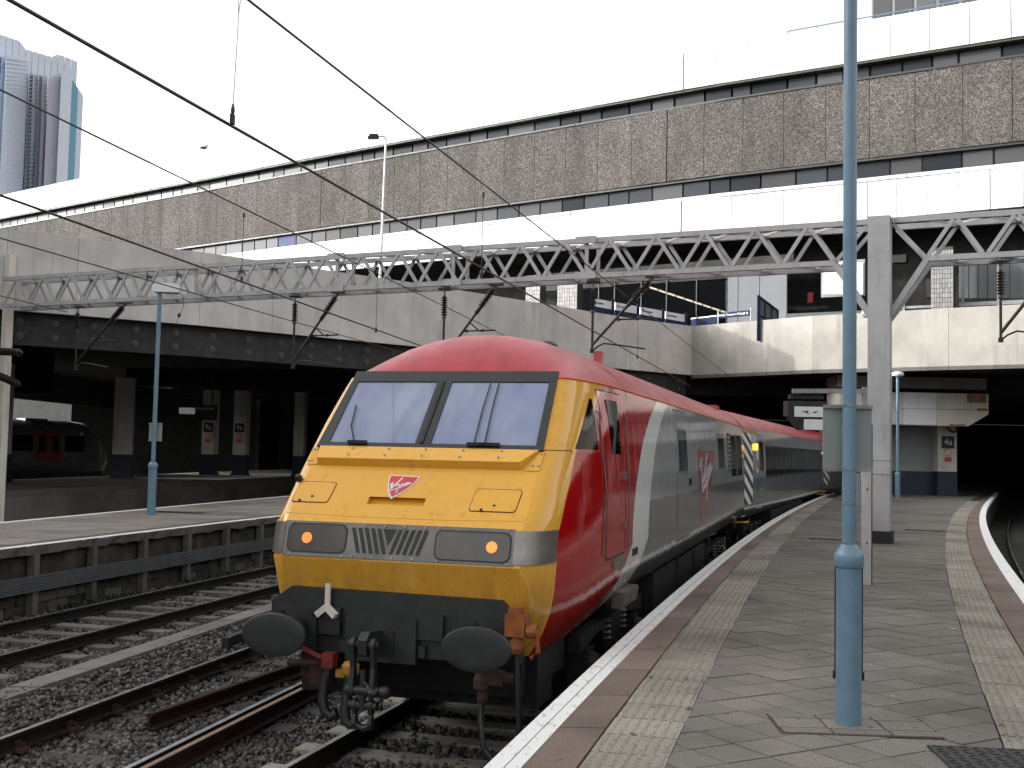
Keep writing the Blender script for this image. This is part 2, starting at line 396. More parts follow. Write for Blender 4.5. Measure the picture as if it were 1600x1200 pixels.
# ------------------------------------------------------------------ ground
g = MB(); g.add([(-700, -200, -1.14), (700, -200, -1.14), (700, 1500, -1.14), (-700, 1500, -1.14)], [(0, 1, 2, 3)])
g.obj('ground', 'ground', kind='structure', recalc=False)

# ------------------------------------------------------------------ platforms
LW = poly([(-.1, 5.96), (.78, 9.24), (1.32, 11.24), (1.85, 13.07), (3.3, 17.87), (6.04, 26.98), (8.6, 34.56), (15.15, 53.03)], 3)   # left platform edge
TL = poly([(.42, 6.06), (.96, 8.13), (1.83, 11.48), (2.37, 13.16), (4.42, 20.25), (6.83, 28.19), (11.4, 41.84)], 2)
RTL = poly([(2.88, 6.59), (3.48, 8.3), (4.25, 10.47), (5.35, 13.64), (8.61, 22.27), (9.96, 25.6), (14.07, 35.61), (19.85, 48.31)], 2)
RWI = poly([(6.04, 13.23), (7.7, 17.79), (10.25, 24.36), (13.22, 31.69), (19.0, 44.93)], 2)
def TR(y): return TL(y) + .44
def RTR(y): return RTL(y) + .46
def RWO(y): return RWI(y) + .19
def LWI(y): return LW(y) + .19
YS = [0, 2] + [4 + .8 * k for k in range(62)] + [58, 66, 76]
plat = thing('platform', 'grey slabbed island platform with white edges beside the red and yellow train', None, kind='structure')
b = MB()
for a, c in zip(YS[:-1], YS[1:]):
    vs = []
    for y in (a, c):
        vs += [(LW(y) + .10, y, -1.2), (RWO(y) - .10, y, -1.2), (RWO(y) - .10, y, -.028), (LW(y) + .10, y, -.028)]
    b.add(vs, [(0, 4, 7, 3), (1, 2, 6, 5), (3, 7, 6, 2)])
b.obj('platform_body', ['joint'], plat, recalc=False)
def strip(name, mat, f0, f1, z0, z1, y0=2., y1=66., step=.8, parent=plat, **k):
    m = MB(); y = y0; P = []; Q = []
    while y < y1:
        P.append([Vector((f0(y), y, z1)), Vector((f1(y), y, z1))]); Q.append([Vector((f0(y), y, z0)), Vector((f1(y), y, z0))]); y += step
    m.slabgrid(P, Q); return m.obj(name, mat, parent, **k)
# coping stones (each its own piece), white line painted on top
def blocks(name, mat, f0, f1, y0, y1, L, zt=0.0, zb=-.12, gap=.016, over=None):
    y = y0; k = 0
    while y < y1:
        e = y + L - gap; dz = rng.normal(0, .0012)
        m = MB(); m.prism([(f0(y), y, zb), (f1(y), y, zb), (f1(e), e, zb), (f0(e), e, zb)], (0, 0, zt - zb + dz)); m.obj(name, mat, plat); y += L; k += 1
blocks('coping_stone', 'coping', lambda y: LW(y) + .004, lambda y: TL(y) - .018, 3.2, 62, .92)
blocks('coping_stone', 'coping', lambda y: RTR(y) + .016, lambda y: RWO(y) - .004, 5.2, 58, .92)
strip('white_line', 'whiteline', LW, LWI, -.10, .0055)
strip('line_groove', 'joint', lambda y: LW(y) + .102, lambda y: LW(y) + .107, -.01, .0065, 2, 40)
strip('white_line', 'whiteline', RWI, RWO, -.10, .0055, y1=60)
# tactile tiles: one shared mesh with blisters
tb = MB(); tb.box((0, 0, -.015), (.430, .404, .03))
for i in range(7):
    for j in range(7):
        x, y = (-.186 + i * .062), (-.18 + j * .06)
        q = [(x + .018 * math.cos(t), y + .018 * math.sin(t), 0.0) for t in np.arange(6) * PI / 3]; q2 = [(x + .011 * math.cos(t), y + .011 * math.sin(t), .009) for t in np.arange(6) * PI / 3]
        tb.add(q + q2, [(k, (k + 1) % 6, 6 + (k + 1) % 6, 6 + k) for k in range(6)] + [tuple(range(6, 12))])
tme = tb.mesh('tactile_tile', 'tactile', None, False)
for f, ys in ((lambda y: TL(y) + .22, 3.6), (lambda y: RTL(y) + .23, 5.4)):
    y = ys
    while y < 46:
        dx = f(y + .2) - f(y - .2); a = math.atan2(dx, .4)
        o = link('tactile_tile', tme, plat, loc=(f(y) + rng.normal(0, .003), y, rng.normal(0, .0012))); o.rotation_euler = (0, 0, -a); y += .428 * math.cos(a)
# paving slabs laid diagonally
A = math.radians(45 - 15); S = .305; ux = Vector((math.cos(A), math.sin(A), 0)); uy = Vector((-math.sin(A), math.cos(A), 0))
def clip(pg, a, b, c):
    out = []
    for i in range(len(pg)):
        p, q = pg[i], pg[(i + 1) % len(pg)]; dp_, dq = a * p.x + b * p.y + c, a * q.x + b * q.y + c
        if dp_ >= 0: out.append(p)
        if dp_ * dq < 0: out.append(p + (q - p) * (dp_ / (dp_ - dq)))
    return out
def clipedge(pg, f, y, side):   # keep x > f (side 1) or x < f (side -1)
    dx = (f(y + .4) - f(y - .4)) / .8; return clip(pg, side, -side * dx, side * (dx * y - f(y)))
slabs = []
for i in range(-20, 210):
    for j in range(-210, 210):
        c = ux * (i * S) + uy * (j * S)
        if not (3.2 < c.y < 46) or not (TR(c.y) - .4 < c.x < RTL(c.y) + .4): continue
        h = (S - .012) / 2; pg = [c + ux * a * h + uy * b2 * h for a, b2 in ((-1, -1), (1, -1), (1, 1), (-1, 1))]
        pg = clipedge(pg, lambda y: TR(y) + .008, c.y, 1); pg = clipedge(pg, lambda y: RTL(y) - .008, c.y, -1) if len(pg) > 2 else pg
        if len(pg) > 2: slabs.append((c.y if abs(c.x / max(c.y, .1)) < .5 else c.y + 50, pg))
slabs.sort(key=lambda t: t[0]); rest = MB()
for k, (d, pg) in enumerate(slabs):
    dz = rng.normal(0, .0018); tgt = MB() if k < 290 else rest
    tgt.prism([(p.x, p.y, -.03) for p in pg], (0, 0, .03 + dz))
    if k < 290: tgt.obj('paving_slab', 'slab', plat)
rest.obj('distant_paving_slabs', 'slab', plat, kind='stuff')
strip('far_paving', 'slab', TR, RTL, -.03, -.002, 46, 75, .8)
# left platform
LF = poly([(-7.7, 17.), (-5.55, 26.), (-2.9, 36), (1.2, 50)], 2); LB = poly([(-10.3, 22.6), (-7.6, 36.6), (-4.2, 52)], 2)
plat2 = thing('platform', 'narrow grey platform beyond the tracks on the left with a worn edge', None, kind='structure')
b = MB(); Y2 = [6 + 1.0 * k for k in range(60)]
for a, c in zip(Y2[:-1], Y2[1:]):
    vs = []
    for y in (a, c):
        x0 = min(LB(y), LF(y) - 2.2); vs += [(x0 + .1, y, -1.2), (LF(y) - .16, y, -1.2), (LF(y) - .16, y, -.02), (x0 + .1, y, -.02)]
    b.add(vs, [(0, 4, 7, 3), (1, 2, 6, 5)])
b.obj('platform_wall', 'pwall', plat2, recalc=False)
LB2 = lambda y: min(LB(y), LF(y) - 2.2)
for k in range(34):
    y = 13 + k * .62
    for j in range(4):
        f0 = lambda q: LB2(q) + .2 + (LF(q) - .46 - LB2(q) - .2) * j / 4 + .01; f1 = lambda q: LB2(q) + .2 + (LF(q) - .46 - LB2(q) - .2) * (j + 1) / 4 - .01
        m = MB(); m.prism([(f0(y), y, -.02), (f1(y), y, -.02), (f1(y + .6), y + .6, -.02), (f0(y + .6), y + .6, -.02)], (0, 0, .0235 + rng.normal(0, .001))); m.obj('paving_slab', 'slab2', plat2)
m = MB(); P = []; Q = []
for y in np.arange(6, 66, 1.): P.append([Vector((LB2(y), y, 0)), Vector((LF(y) - .45, y, 0))]); Q.append([Vector((LB2(y), y, -.12)), Vector((LF(y) - .45, y, -.12))])
m.slabgrid(P, Q); m.obj('paved_top', 'slab2', plat2)
y = 8.0
while y < 48:
    L = .95; e = y + L - .012; m = MB(); fr = [LF(y + t * (L - .012)) + rng.normal(0, .012) for t in (0, .25, .5, .75, 1)]; yy = [y + t * (L - .012) for t in (0, .25, .5, .75, 1)]
    Pt = [[Vector((LF(a) - .44, a, .0)), Vector((x, a, .0))] for a, x in zip(yy, fr)]; Pb = [[Vector((LF(a) - .44, a, -.15)), Vector((x - abs(rng.normal(0, .03)), a, -.13 - abs(rng.normal(0, .02))))] for a, x in zip(yy, fr)]
    m.slabgrid(Pt, Pb); m.obj('coping_stone', 'copingedge', plat2); y += L
strip('white_line', 'whiteline', lambda y: LF(y) - .17, lambda y: LF(y) - .012, -.01, .006, 7, 60, .95, plat2)
strip('white_line', 'whiteline', lambda y: LB2(y) + .01, lambda y: LB2(y) + .18, -.01, .006, 14, 60, .95, plat2)
pm = MB(); pm.box((0, 0, -.62), (.13, .13, .95)); pme = pm.mesh('wall_post', 'postc')
y = 10.2
while y < 44:
    o = link('wall_post', pme, plat2, loc=(LF(y) - .05, y, 0)); o.rotation_euler = (0, 0, -.24); y += 1.55
def ductstrip(name, y0, y1, z0, z1):
    m = MB()
    nrib = 7
    for k in range(nrib):
        za = z0 + (z1 - z0) * k / nrib; zb = za + (z1 - z0) / nrib * .72; P = []; Q = []
        for y in np.arange(y0, y1, 1.0): P.append([Vector((LF(y) + .05, y, za)), Vector((LF(y) + .05, y, zb))]); Q.append([Vector((LF(y) + .02, y, za)), Vector((LF(y) + .02, y, zb))])
        m.slabgrid(P, Q)
    return m.obj(name, 'duct', None, recalc=True, label='grey ribbed cable duct fixed along the dark face of the left platform', cat='cable duct')
ductstrip('cable_duct', 9, 44, -.72, -.46)
# brick blocks in the wall face between posts
for y in np.arange(10.4, 34, .52):
    for r in range(3):
        if random.random() < .8:
            z = -1.02 + r * .17; mm = MB(); yy = y + (r % 2) * .25
            mm.box((LF(yy) - .145, yy, z), (.05 + .02 * random.random(), .49, .15), Matrix.Rotation(-.235, 3, 'Z')); mm.obj('wall_block', 'postc' if random.random() < .35 else 'pwall', plat2)
# far left platform under the deck
FF = poly([(-16.5, 36.2), (-14.1, 50.6), (-11, 66)], 2); FB = poly([(-21.2, 46.4), (-18.2, 65.9)], 1)
plat3 = thing('platform', 'shadowed platform under the concrete deck carrying the cream pillars', None, kind='structure')
m = MB(); P = []; Q = []
for y in np.arange(20, 92, 2.): P.append([Vector((FB(y), y, 0)), Vector((FF(y), y, 0))]); Q.append([Vector((FB(y), y, -1.2)), Vector((FF(y), y, -1.2))])
m.slabgrid(P, Q); m.obj('paved_top', 'slab', plat3)
strip('white_line', 'whiteline', lambda y: FB(y) + .02, lambda y: FB(y) + .3, -.01, .006, 22, 88, 2, plat3)
strip('edge_line', 'copingedge', lambda y: FF(y) - .3, lambda y: FF(y) + .02, -.2, .006, 22, 88, 2, plat3)

# ------------------------------------------------------------------ tracks
RAILH = -.915
def railprof(): return [(-.065, -.155), (.065, -.155), (.065, -.142), (.012, -.125), (.010, -.045), (.034, -.032), (.034, -.003), (.026, 0), (-.026, 0), (-.034, -.003), (-.034, -.032), (-.010, -.045), (-.012, -.125), (-.065, -.142)]
def rail(f, y0, y1, parent, side='rail', top='railtop', step=1.0, name='rail', dz=0.0):
    pr = railprof(); m = MB(); ys = list(np.arange(y0, y1, step)) + [y1]; n = len(pr); vs = []; fs = []; mi = []
    for y in ys:
        dx = (f(y + .3) - f(y - .3)) / .6; c = 1 / math.sqrt(1 + dx * dx)
        for a, z in pr: vs.append((f(y) + a * c, y - a * dx * c, RAILH + z + dz))
    for i in range(len(ys) - 1):
        for k in range(n): fs.append((i * n + k, (i + 1) * n + k, (i + 1) * n + (k + 1) % n, i * n + (k + 1) % n)); mi.append(1 if k in (7,) else 0)
    fs += [tuple(range(n)), tuple((len(ys) - 1) * n + k for k in range(n))[::-1]]; mi += [0, 0]
    m.v = vs; m.f = fs; m.mi = mi
    return m.obj(name, [side, top], parent)
tan_ = math.tan(.2853)
T1 = poly([(-8.2, 8), (-6.25, 16), (-4.55, 23), (-1.2, 36), (3.1, 50), (9, 66)], 3)
T2 = poly([(-5.3, 2), (-3.62, 9.5), (-2.72, 13.5), (-.4, 23), (3.3, 36), (8.3, 50), (15, 66)], 3)
X0, Y0, YAW = -.9517, 9.2378, .28531
def T3(y): return X0 + (y - Y0) * tan_ if y < 27 else X0 + (27 - Y0) * tan_ + (y - 27) * tan_ + .0042 * (y - 27) ** 2
T4 = lambda y: RWO(y) + 1.55
chm = MB(); chm.box((.09, 0, -.14), (.11, .13, .035), taper=.8); chm.box((.055, 0, -.105), (.035, .06, .07)); chm.box((-.09, 0, -.14), (.10, .13, .035), taper=.8); chm.box((.095, .02, -.11), (.028, .028, .05)); chme = chm.mesh('rail_chair', 'chair')
def track(label, f, y0, y1, smat, swid, spacing, soff=0.0, slen=2.5, chairs=None, sz=-1.075, rmat='rail'):
    t = thing('railway_track', label, 'railway track', group='railway tracks')
    for s in (-.754, .754): rail(lambda y, s=s: f(y) + s * math.sqrt(1 + ((f(y + .5) - f(y - .5))) ** 2), y0, y1, t, rmat)
    sm = MB(); sm.box((0, 0, -.06), (slen, swid, .12), taper=.97); sme = sm.mesh('sleeper', smat)
    y = y0 + .3
    while y < min(y1, 42):
        a = math.atan((f(y + .5) - f(y - .5))); o = link('sleeper', sme, t, loc=(f(y) + soff, y, sz + rng.normal(0, .006))); o.rotation_euler = (0, 0, -a)
        if chairs and y < 22:
            for s in chairs:
                o = link('rail_chair', chme, t, loc=(f(y) + s * .754 / math.cos(a), y + (0 if s > 0 else .1), RAILH)); o.rotation_euler = (0, 0, -a)
        y += spacing
    return t
track('railway track nearest the left platform with its concrete sleeper ends showing', T1, 7, 64, 'sleeper', .26, .68)
tk2 = track('middle railway track with rusty red rail chairs left of the train', T2, 3, 64, 'darksleeper', .30, .74, chairs=(-1, 1), sz=-1.105)
track('railway track under the red and yellow train with pale sleeper ends', T3, 4.5, 64, 'palesleeper', .25, .66)
track('curving railway track right of the island platform', T4, 4, 60, 'darksleeper', .26, .7)
rail(lambda y: -3.39 + (y - 10.86) * .333, 10.86, 14.6, tk2, 'rustrail', 'rustrail', name='check_rail', dz=.0)
rail(lambda y: T2(y) + .754 * 1.025 + .135, 3, 30, tk2, 'rustrail', 'rusttop', name='check_rail', dz=.004)
# trough lids
tr = thing('cable_trough', 'row of flat beige concrete trough lids between the two left tracks', 'cable trough')
fT = poly([tuple(gp(0, 1088, -1.06)[:2]), tuple(gp(345, 975, -1.06)[:2])], 1)
y = 6.5
while y < 30:
    m = MB(); e = y + .985; m.prism([(fT(y) - .17, y, -1.14), (fT(y) + .17, y + .03, -1.14), (fT(e) + .17, e + .03, -1.14), (fT(e) - .17, e, -1.14)], (0, 0, .10 + rng.normal(0, .005))); m.obj('trough_lid', 'trough', tr); y += 1.0
m = MB(); a, c = gp(352, 1004, -1.0), gp(400, 985, -1.0); m.bar(a, c, .1, .13); m.obj('rail_offcut', 'darkiron', label='short dark length of old rail lying on the ballast beyond the left buffer', cat='rail offcut')
# ballast stones
def stones(n, region, smin, smax, seed):
    r = np.random.default_rng(seed); P = region(n, r); n = len(P)
    base = np.array([[-1, -1, -.7], [1, -1, -.7], [1, 1, -.7], [-1, 1, -.7], [-.75, -.75, .7], [.75, -.75, .7], [.75, .75, .7], [-.75, .75, .7]])
    fc = np.array([[3, 2, 1, 0], [4, 5, 6, 7], [0, 1, 5, 4], [1, 2, 6, 5], [2, 3, 7, 6], [3, 0, 4, 7]])
    V = base[None] * r.uniform(.6, 1.0, (n, 8, 3)); s = r.uniform(smin, smax, (n, 1, 1)) * np.stack([r.uniform(.7, 1.3, n), r.uniform(.7, 1.2, n), r.uniform(.6, 1.0, n)], -1)[:, None]
    V *= s
    q = r.normal(size=(n, 4)); q /= np.linalg.norm(q, axis=1)[:, None]; w_, x, y, z = q.T
    Rm = np.stack([1 - 2 * (y * y + z * z), 2 * (x * y - z * w_), 2 * (x * z + y * w_), 2 * (x * y + z * w_), 1 - 2 * (x * x + z * z), 2 * (y * z - x * w_), 2 * (x * z - y * w_), 2 * (y * z + x * w_), 1 - 2 * (x * x + y * y)], -1).reshape(n, 3, 3)
    V = np.einsum('nij,nkj->nki', Rm, V) + P[:, None]
    F = (fc[None] + (np.arange(n) * 8)[:, None, None]).reshape(-1, 4)
    me = bpy.data.meshes.new('ballast'); me.vertices.add(n * 8); me.vertices.foreach_set('co', V.reshape(-1).astype(np.float32))
    me.loops.add(F.size); me.loops.foreach_set('vertex_index', F.reshape(-1).astype(np.int32)); me.polygons.add(len(F)); me.polygons.foreach_set('loop_start', (np.arange(len(F)) * 4).astype(np.int32))
    at = me.attributes.new('shade', 'FLOAT', 'POINT'); at.data.foreach_set('value', np.repeat(r.random(n) ** 1.3, 8).astype(np.float32))
    me.update(calc_edges=True); me.materials.append(M['stone']); return me
vT1 = np.vectorize(T1); vT2 = np.vectorize(T2); vT3 = np.vectorize(T3); vLF = np.vectorize(LF); vLW = np.vectorize(LW)
def reg(n, r):
    y = 5.5 + (30 - 5.5) * r.random(n) ** 1.75
    lo = np.maximum(vLF(y) - .1, -.52 * y - .5); hi = np.minimum(vLW(y), .3 * y); x = lo + (hi - lo) * r.random(n)
    z = -1.115 + .02 * np.sin(x * 3.1 + y) + r.normal(0, .012, n)
    pile = np.exp(-((x - (vT2(y) + vT1(y)) / 2) / .5) ** 2) * .03
    return np.stack([x, y, z + pile], -1)
link('ballast', stones(76000, reg, .015, .037, 3), kind='stuff', label='grey broken ballast stones between and around the rails')
def weeds():
    m = MB()
    for k in range(1500):
        y = random.uniform(16, 30); x = LF(y) + random.uniform(.0, .45) ** 1.0; h = random.uniform(.03, .10)
        if math.sin(y * 1.7) + random.random() < .5: continue
        for q in range(3):
            a = random.uniform(0, 6.28); d = Vector((math.cos(a), math.sin(a), 0)); p = Vector((x, y, -1.1)); s = d.cross(Vector((0, 0, 1))) * .009
            m.add([p - s, p + s, p + d * h * .5 + Vector((0, 0, h)) + s * 1.2, p + d * h * .5 + Vector((0, 0, h)) - s * 1.2], [(0, 1, 2, 3)])
    m.obj('weeds', 'weed', recalc=False, kind='stuff', label='green weeds growing along the foot of the left platform wall')
weeds()

# ------------------------------------------------------------------ the deck, parapets and what is under it
PB = [(-40, 15), (-15.2, 33.3), (-13.5, 34.4), (-10.3, 36.6), (-8.3, 38.4), (-3.85, 42.4), (1.2, 47.6), (5.5, 52.2), (8.8, 54.9)]
PR = [(8.8, 54.9), (13.4, 49.9), (18.1, 46.4), (27, 40.2), (40, 32)]
ZB, ZT = 5.55, 7.97
deck = thing('concourse_deck', 'pale concrete concourse deck crossing over the tracks with its plain parapet', 'bridge')
def panels(pts, L, name, mat, z0, z1, th=.28, parent=deck, out=0.0, gap=.012):
    for (x0, y0), (x1, y1) in zip(pts[:-1], pts[1:]):
        a, b2 = Vector((x0, y0, 0)), Vector((x1, y1, 0)); d = b2 - a; ln = d.length; d.normalize(); nrm = Vector((d.y, -d.x, 0))
        if nrm.y > 0: nrm = -nrm
        k = max(1, round(ln / L)); s = ln / k
        for i in range(k):
            p = a + d * (i * s + gap) + nrm * out; q = a + d * ((i + 1) * s) + nrm * out
            m = MB(); m.prism([p + Vector((0, 0, z0)), q + Vector((0, 0, z0)), q - nrm * th + Vector((0, 0, z0)), p - nrm * th + Vector((0, 0, z0))], (0, 0, z1 - z0)); m.obj(name, mat, parent)
panels(PB, 6.3, 'parapet_panel', 'parapet', ZB, ZT); panels(PR, 6.0, 'parapet_panel', 'parapetright', ZB, ZT)
panels(PR, 6.0, 'edge_lip', 'copingedge', ZB - .16, ZB - .004, .3, out=.03)
panels(PB[:-1], 8.0, 'steel_girder', 'girder', ZB - 1.0, ZB - .004, .35, out=-.35)
panels([PB[-2], PB[-1]], 8.0, 'steel_girder', 'girder', ZB - 1.0, ZB - .004, .35, out=-.35)
panels(PR, 8.0, 'steel_girder', 'nearblack', ZB - .9, ZB - .17, .35, out=-6)
# bolt plates on the girder
bm_ = MB(); bm_.lathe([(.11, 0), (.11, .025), (.045, .03), (.04, .06)], n=10); bme = bm_.mesh('bolt_plate', 'boltsteel')
for (x0, y0), (x1, y1) in zip(PB[1:-1], PB[2:]):
    a, b2 = Vector((x0, y0, 0)), Vector((x1, y1, 0)); d = b2 - a; ln = d.length; d.normalize(); nrm = Vector((d.y, -d.x, 0)); k = max(1, round(ln / 1.15))
    for i in range(k):
        for z in (ZB - .28, ZB - .72):
            p = a + d * ((i + .5) * ln / k) - nrm * .35; o = link('bolt_plate', bme, deck, loc=(p.x, p.y, z)); o.rotation_euler = nrm.to_track_quat('Z', 'Y').to_euler()
# deck slab, its left notch shaped to let skylight onto the dark train
m = MB(); ring = [Vector((x, y, ZB - .02)) for x, y in PB] + [Vector((x, y, ZB - .02)) for x, y in PR[1:]] + [Vector((60, 32, ZB - .02)), Vector((60, 120, ZB - .02)), Vector((-18, 120, ZB - .02)), Vector((-18, 78, ZB - .02)), Vector((-42, 78, ZB - .02)), Vector((-42, 67, ZB - .02)), Vector((-26.5, 67, ZB - .02)), Vector((-26.5, 53, ZB - .02)), Vector((-42, 53, ZB - .02)), Vector((-42, 15, ZB - .02))]
ring = [p + Vector((0, .25, 0)) if i < len(PB) + len(PR) - 1 else p for i, p in enumerate(ring)]
m.prism(ring, (0, 0, .5)); m.obj('deck_slab', 'nearblack', deck)
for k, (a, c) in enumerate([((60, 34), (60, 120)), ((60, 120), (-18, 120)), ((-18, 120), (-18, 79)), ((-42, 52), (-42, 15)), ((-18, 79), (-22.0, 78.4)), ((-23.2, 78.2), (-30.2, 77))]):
    panels([a, c], 30, 'back_wall', 'nearblack', -1.2, ZB - .03, .3)
panels([(-42, 49.4), (-20.4, 49.4)], 30, 'light_baffle', 'nearblack', 3.75, ZB - .03, .4); panels([(-26.3, 49.6), (-26.3, 78)], 30, 'light_baffle', 'nearblack', 3.9, ZB - .03, .4); panels([(-22.0, 78.4), (-23.2, 78.2)], 3, 'back_wall', 'nearblack', -1.2, 3.75, .3); panels([(-22.0, 78.4), (-23.2, 78.2)], 3, 'back_wall', 'nearblack', 4.2, ZB - .03, .3); panels([(-30.2, 77), (-42, 75)], 30, 'back_wall', 'nearblack', -1.2, 2.2, .3)  # hanging beams added to block daylight and skylight in the undercroft
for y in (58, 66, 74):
    panels([(-20, y), (40, y - 4)], 80, 'cross_beam', 'nearblack', ZB - .9, ZB - .03, .5)
m = MB(); m.box((-30, 86, 3.2), (26, .4, 9)); m.obj('retaining_wall', 'yard', label='pale grey concrete wall in daylight beyond the dark undercroft', cat='wall')
# pillars: cream above, navy below
def pillar(px, wpx, ybase, label, d=None, rz=0.0, grp='cream and navy pillars under the deck', h=ZB - .9, dep=.9, sign=None):
    p = gp(px, ybase) if d is None else dp(px, 700, d); p.z = 0; wd = wpx * p.y / FPX
    t = thing('pillar', label, 'pillar', p, rz, grp)
    m = MB(); m.box((0, dep / 2, (1.12 + h) / 2), (wd, dep, h - 1.12)); m.obj('shaft', 'cream', t)
    m = MB(); m.box((0, dep / 2, .56), (wd + .03, dep + .03, 1.116)); m.obj('painted_base', 'navy', t)
    m = MB(); m.box((0, dep / 2, .06), (wd + .12, dep + .12, .12)); m.obj('plinth', 'navy', t)
    return t, p, wd
pillar(189, 29, 748, 'cream pillar with navy base standing alone behind the left blue lamp post', rz=.25)
pillar(-3, 22, 755, 'cream pillar cut off by the left edge of the picture', rz=.25)
def numsign(p, z, body, label, rz=0.0, s=.6, red=True):
    t = thing('platform_sign', label, 'sign', (p.x, p.y - .02, z), rz)
    m = MB(); m.box((0, -.03, 0), (s, .04, s)); m.obj('sign_panel', 'navy', t)
    text(body, s * .75, 'lettering', 'white', t, frame((0, -.053, 0), (1, 0, 0), (0, 0, 1)))
    if red:
        m = MB(); m.lathe([(s * .27, 0), (s * .27, .015)], (0, -.012, -s * .85), 20, (0, -1, 0)); m.obj('notice_disc', 'white', t)
        m = MB()
        for k in range(20):
            a, c = 2 * PI * k / 20, 2 * PI * (k + 1) / 20; m.bar((s * .24 * math.cos(a), -.03, -s * .85 + s * .24 * math.sin(a)), (s * .24 * math.cos(c), -.03, -s * .85 + s * .24 * math.sin(c)), .03, .01, (0, 1, 0))
        m.bar((-s * .17, -.03, -s * .85 + s * .17), (s * .17, -.03, -s * .85 - s * .17), .03, .01, (0, 1, 0)); m.obj('ring_print', 'redsign', t)
        m = MB(); m.box((0, -.02, -s * 1.42), (s * .55, .015, s * .36)); m.obj('red_notice', 'redsign', t)
    return t
_, p, wd = pillar(323, 20, 742, 'cream pillar with the 9a sign on its face under the left deck'); numsign(p, 2.6, '9a', 'navy 9a platform number sign on the nearer of two close pillars', s=.52)
_, p, wd = pillar(372, 20, 743, 'dim cream pillar just right of the 9a pillar'); numsign(p, 2.6, '9a', 'dark 9a platform number sign on the right hand pillar of the pair', s=.5)
pillar(466, 16, 741, 'barely lit pillar deep in the shadow beside the train nose', d=62)
t = thing('hanging_display', 'dark display box hanging in front of the 9a pillar', 'display', dp(322, 645, 56))
m = MB(); m.box((0, 0, 0), (1.0, .4, .75)); m.obj('housing', 'black', t); m = MB(); m.box((0, -.21, .2), (.9, .02, .12)); m.obj('screen', 'steel', t); m = MB(); m.bar((-.3, 0, .37), (-.3, 0, 1.9), .06); m.bar((.3, 0, .37), (.3, 0, 1.9), .06); m.obj('hanger', 'black', t)
# right hand block under the deck
D0 = 50.0
def zz(py, px, d): return dp(px, py, d).z
blk = thing('platform_building', 'cream panelled platform building under the deck behind the grey column', 'building')
def xpx(px, d): return (px - 800) / FPX * d + .0
fx = [1311, 1362, 1411, 1464, 1545]
for i, (a, c) in enumerate(zip(fx[:-1], fx[1:])):
    x0, x1 = dp(a, 640, D0).x + .01, dp(c, 640, D0).x - .01; z0, zm, z1 = zz(664, 1420, D0), zz(638, 1420, D0), zz(613, 1420, D0)
    m = MB()
    if i == 3: m.prism([(x0, D0, z0), (x1 - .9, D0, z0), (x1, D0, z0 + .55), (x1, D0, zm - .02), (x0, D0, zm - .02)], (0, 2.0, 0))
    else: m.box(((x0 + x1) / 2, D0 + 1, (z0 + zm) / 2), (x1 - x0, 2.0, zm - z0 - .03))
    m.obj('fascia_panel', 'cream' if i != 2 else 'white', blk)
    m = MB(); m.box(((x0 + x1) / 2, D0 + 1, (z1 + zm) / 2), (x1 - x0, 2.0, z1 - zm)); m.obj('fascia_panel', 'cream' if i != 2 else 'white', blk)
xl, xr = dp(1311, 600, D0).x, dp(1545, 600, D0).x
m = MB(); m.box(((xl + xr) / 2, D0 + 1.1, (z1 + ZB) / 2), (xr - xl, 1.8, ZB - z1 - .4)); m.obj('upper_beam', 'yard', blk)
m = MB(); m.box((xr - .55, D0 - .006, z1 - .2), (.85, .008, .42)); m.obj('rust_stain', 'rust', blk); m = MB(); m.box((xr - .3, D0 - .006, z0 + .75), (.45, .008, .12)); m.obj('rust_stain', 'rust', blk); m = MB(); m.box((xr - 1.4, D0 - .006, z0 + .04), (.7, .008, .07)); m.obj('rust_stain', 'rust', blk)
xw = dp(1462, 700, D0 + 2.5).x
m = MB(); m.box(((xl + xw) / 2, D0 + 3, (1.1 + z0) / 2), (xw - xl, .4, z0 - 1.1)); m.obj('wall', 'signback', blk)
m = MB(); m.box(((xl + xw) / 2, D0 + 3, .55), (xw - xl + .02, .44, 1.1)); m.obj('wall_base', 'navy', blk)
_, p, wd = pillar(1480, 30, 769, 'white pillar carrying the 4a sign at the far end of the island platform', d=52.2, h=z0, dep=1.6)
p2 = Vector((p.x + .02, p.y - .01, 0)); numsign(p2, zz(691, 1477, 52.2), '4a', 'navy 4a platform number sign on the white pillar at the right', s=.56)
t = thing('camera_dome', 'small dark curved camera bracket above the 4a sign', 'camera', (p.x + .1, p.y - .02, zz(672, 1480, 52.2)))
m = MB(); m.tube([(-.12, 0, .18), (-.1, -.2, 0), (.1, -.25, -.1), (.28, -.2, .0), (.3, -.1, .2)], .05, 8); m.obj('bracket_arm', 'black', t)
m = MB(); m.lathe([(.02, 0), (.09, .04), (.09, .14), (.03, .2)], (-.15, -.16, .08), 12); m.obj('dome', 'black', t)

# ------------------------------------------------------------------ the long office building above
FAC = [(60, 28), (34, 43.5), (22.8, 50), (9.8, 57.8), (-12.4, 73.2), (-23.3, 81.2), (-43.8, 96), (-62, 109)]
def facpt(s):
    for (x0, y0), (x1, y1) in zip(FAC[:-1], FAC[1:]):
        L = math.hypot(x1 - x0, y1 - y0)
        if s <= L or (x1, y1) == FAC[-1]: d = Vector(((x1 - x0) / L, (y1 - y0) / L, 0)); return Vector((x0, y0, 0)) + d * s, d
        s -= L
FLEN = sum(math.hypot(b_[0] - a_[0], b_[1] - a_[1]) for a_, b_ in zip(FAC[:-1], FAC[1:]))
ofc = thing('office_building', 'long office building with brown pebble panels and white fascia bands above the station', 'building')
Z = {k: v + CAMH for k, v in dict(fb=11.3, ft=13.3, wb=13.42, bb=14.36, bt=18.2, ub=18.3, ut=18.95, top=21.0).items()}
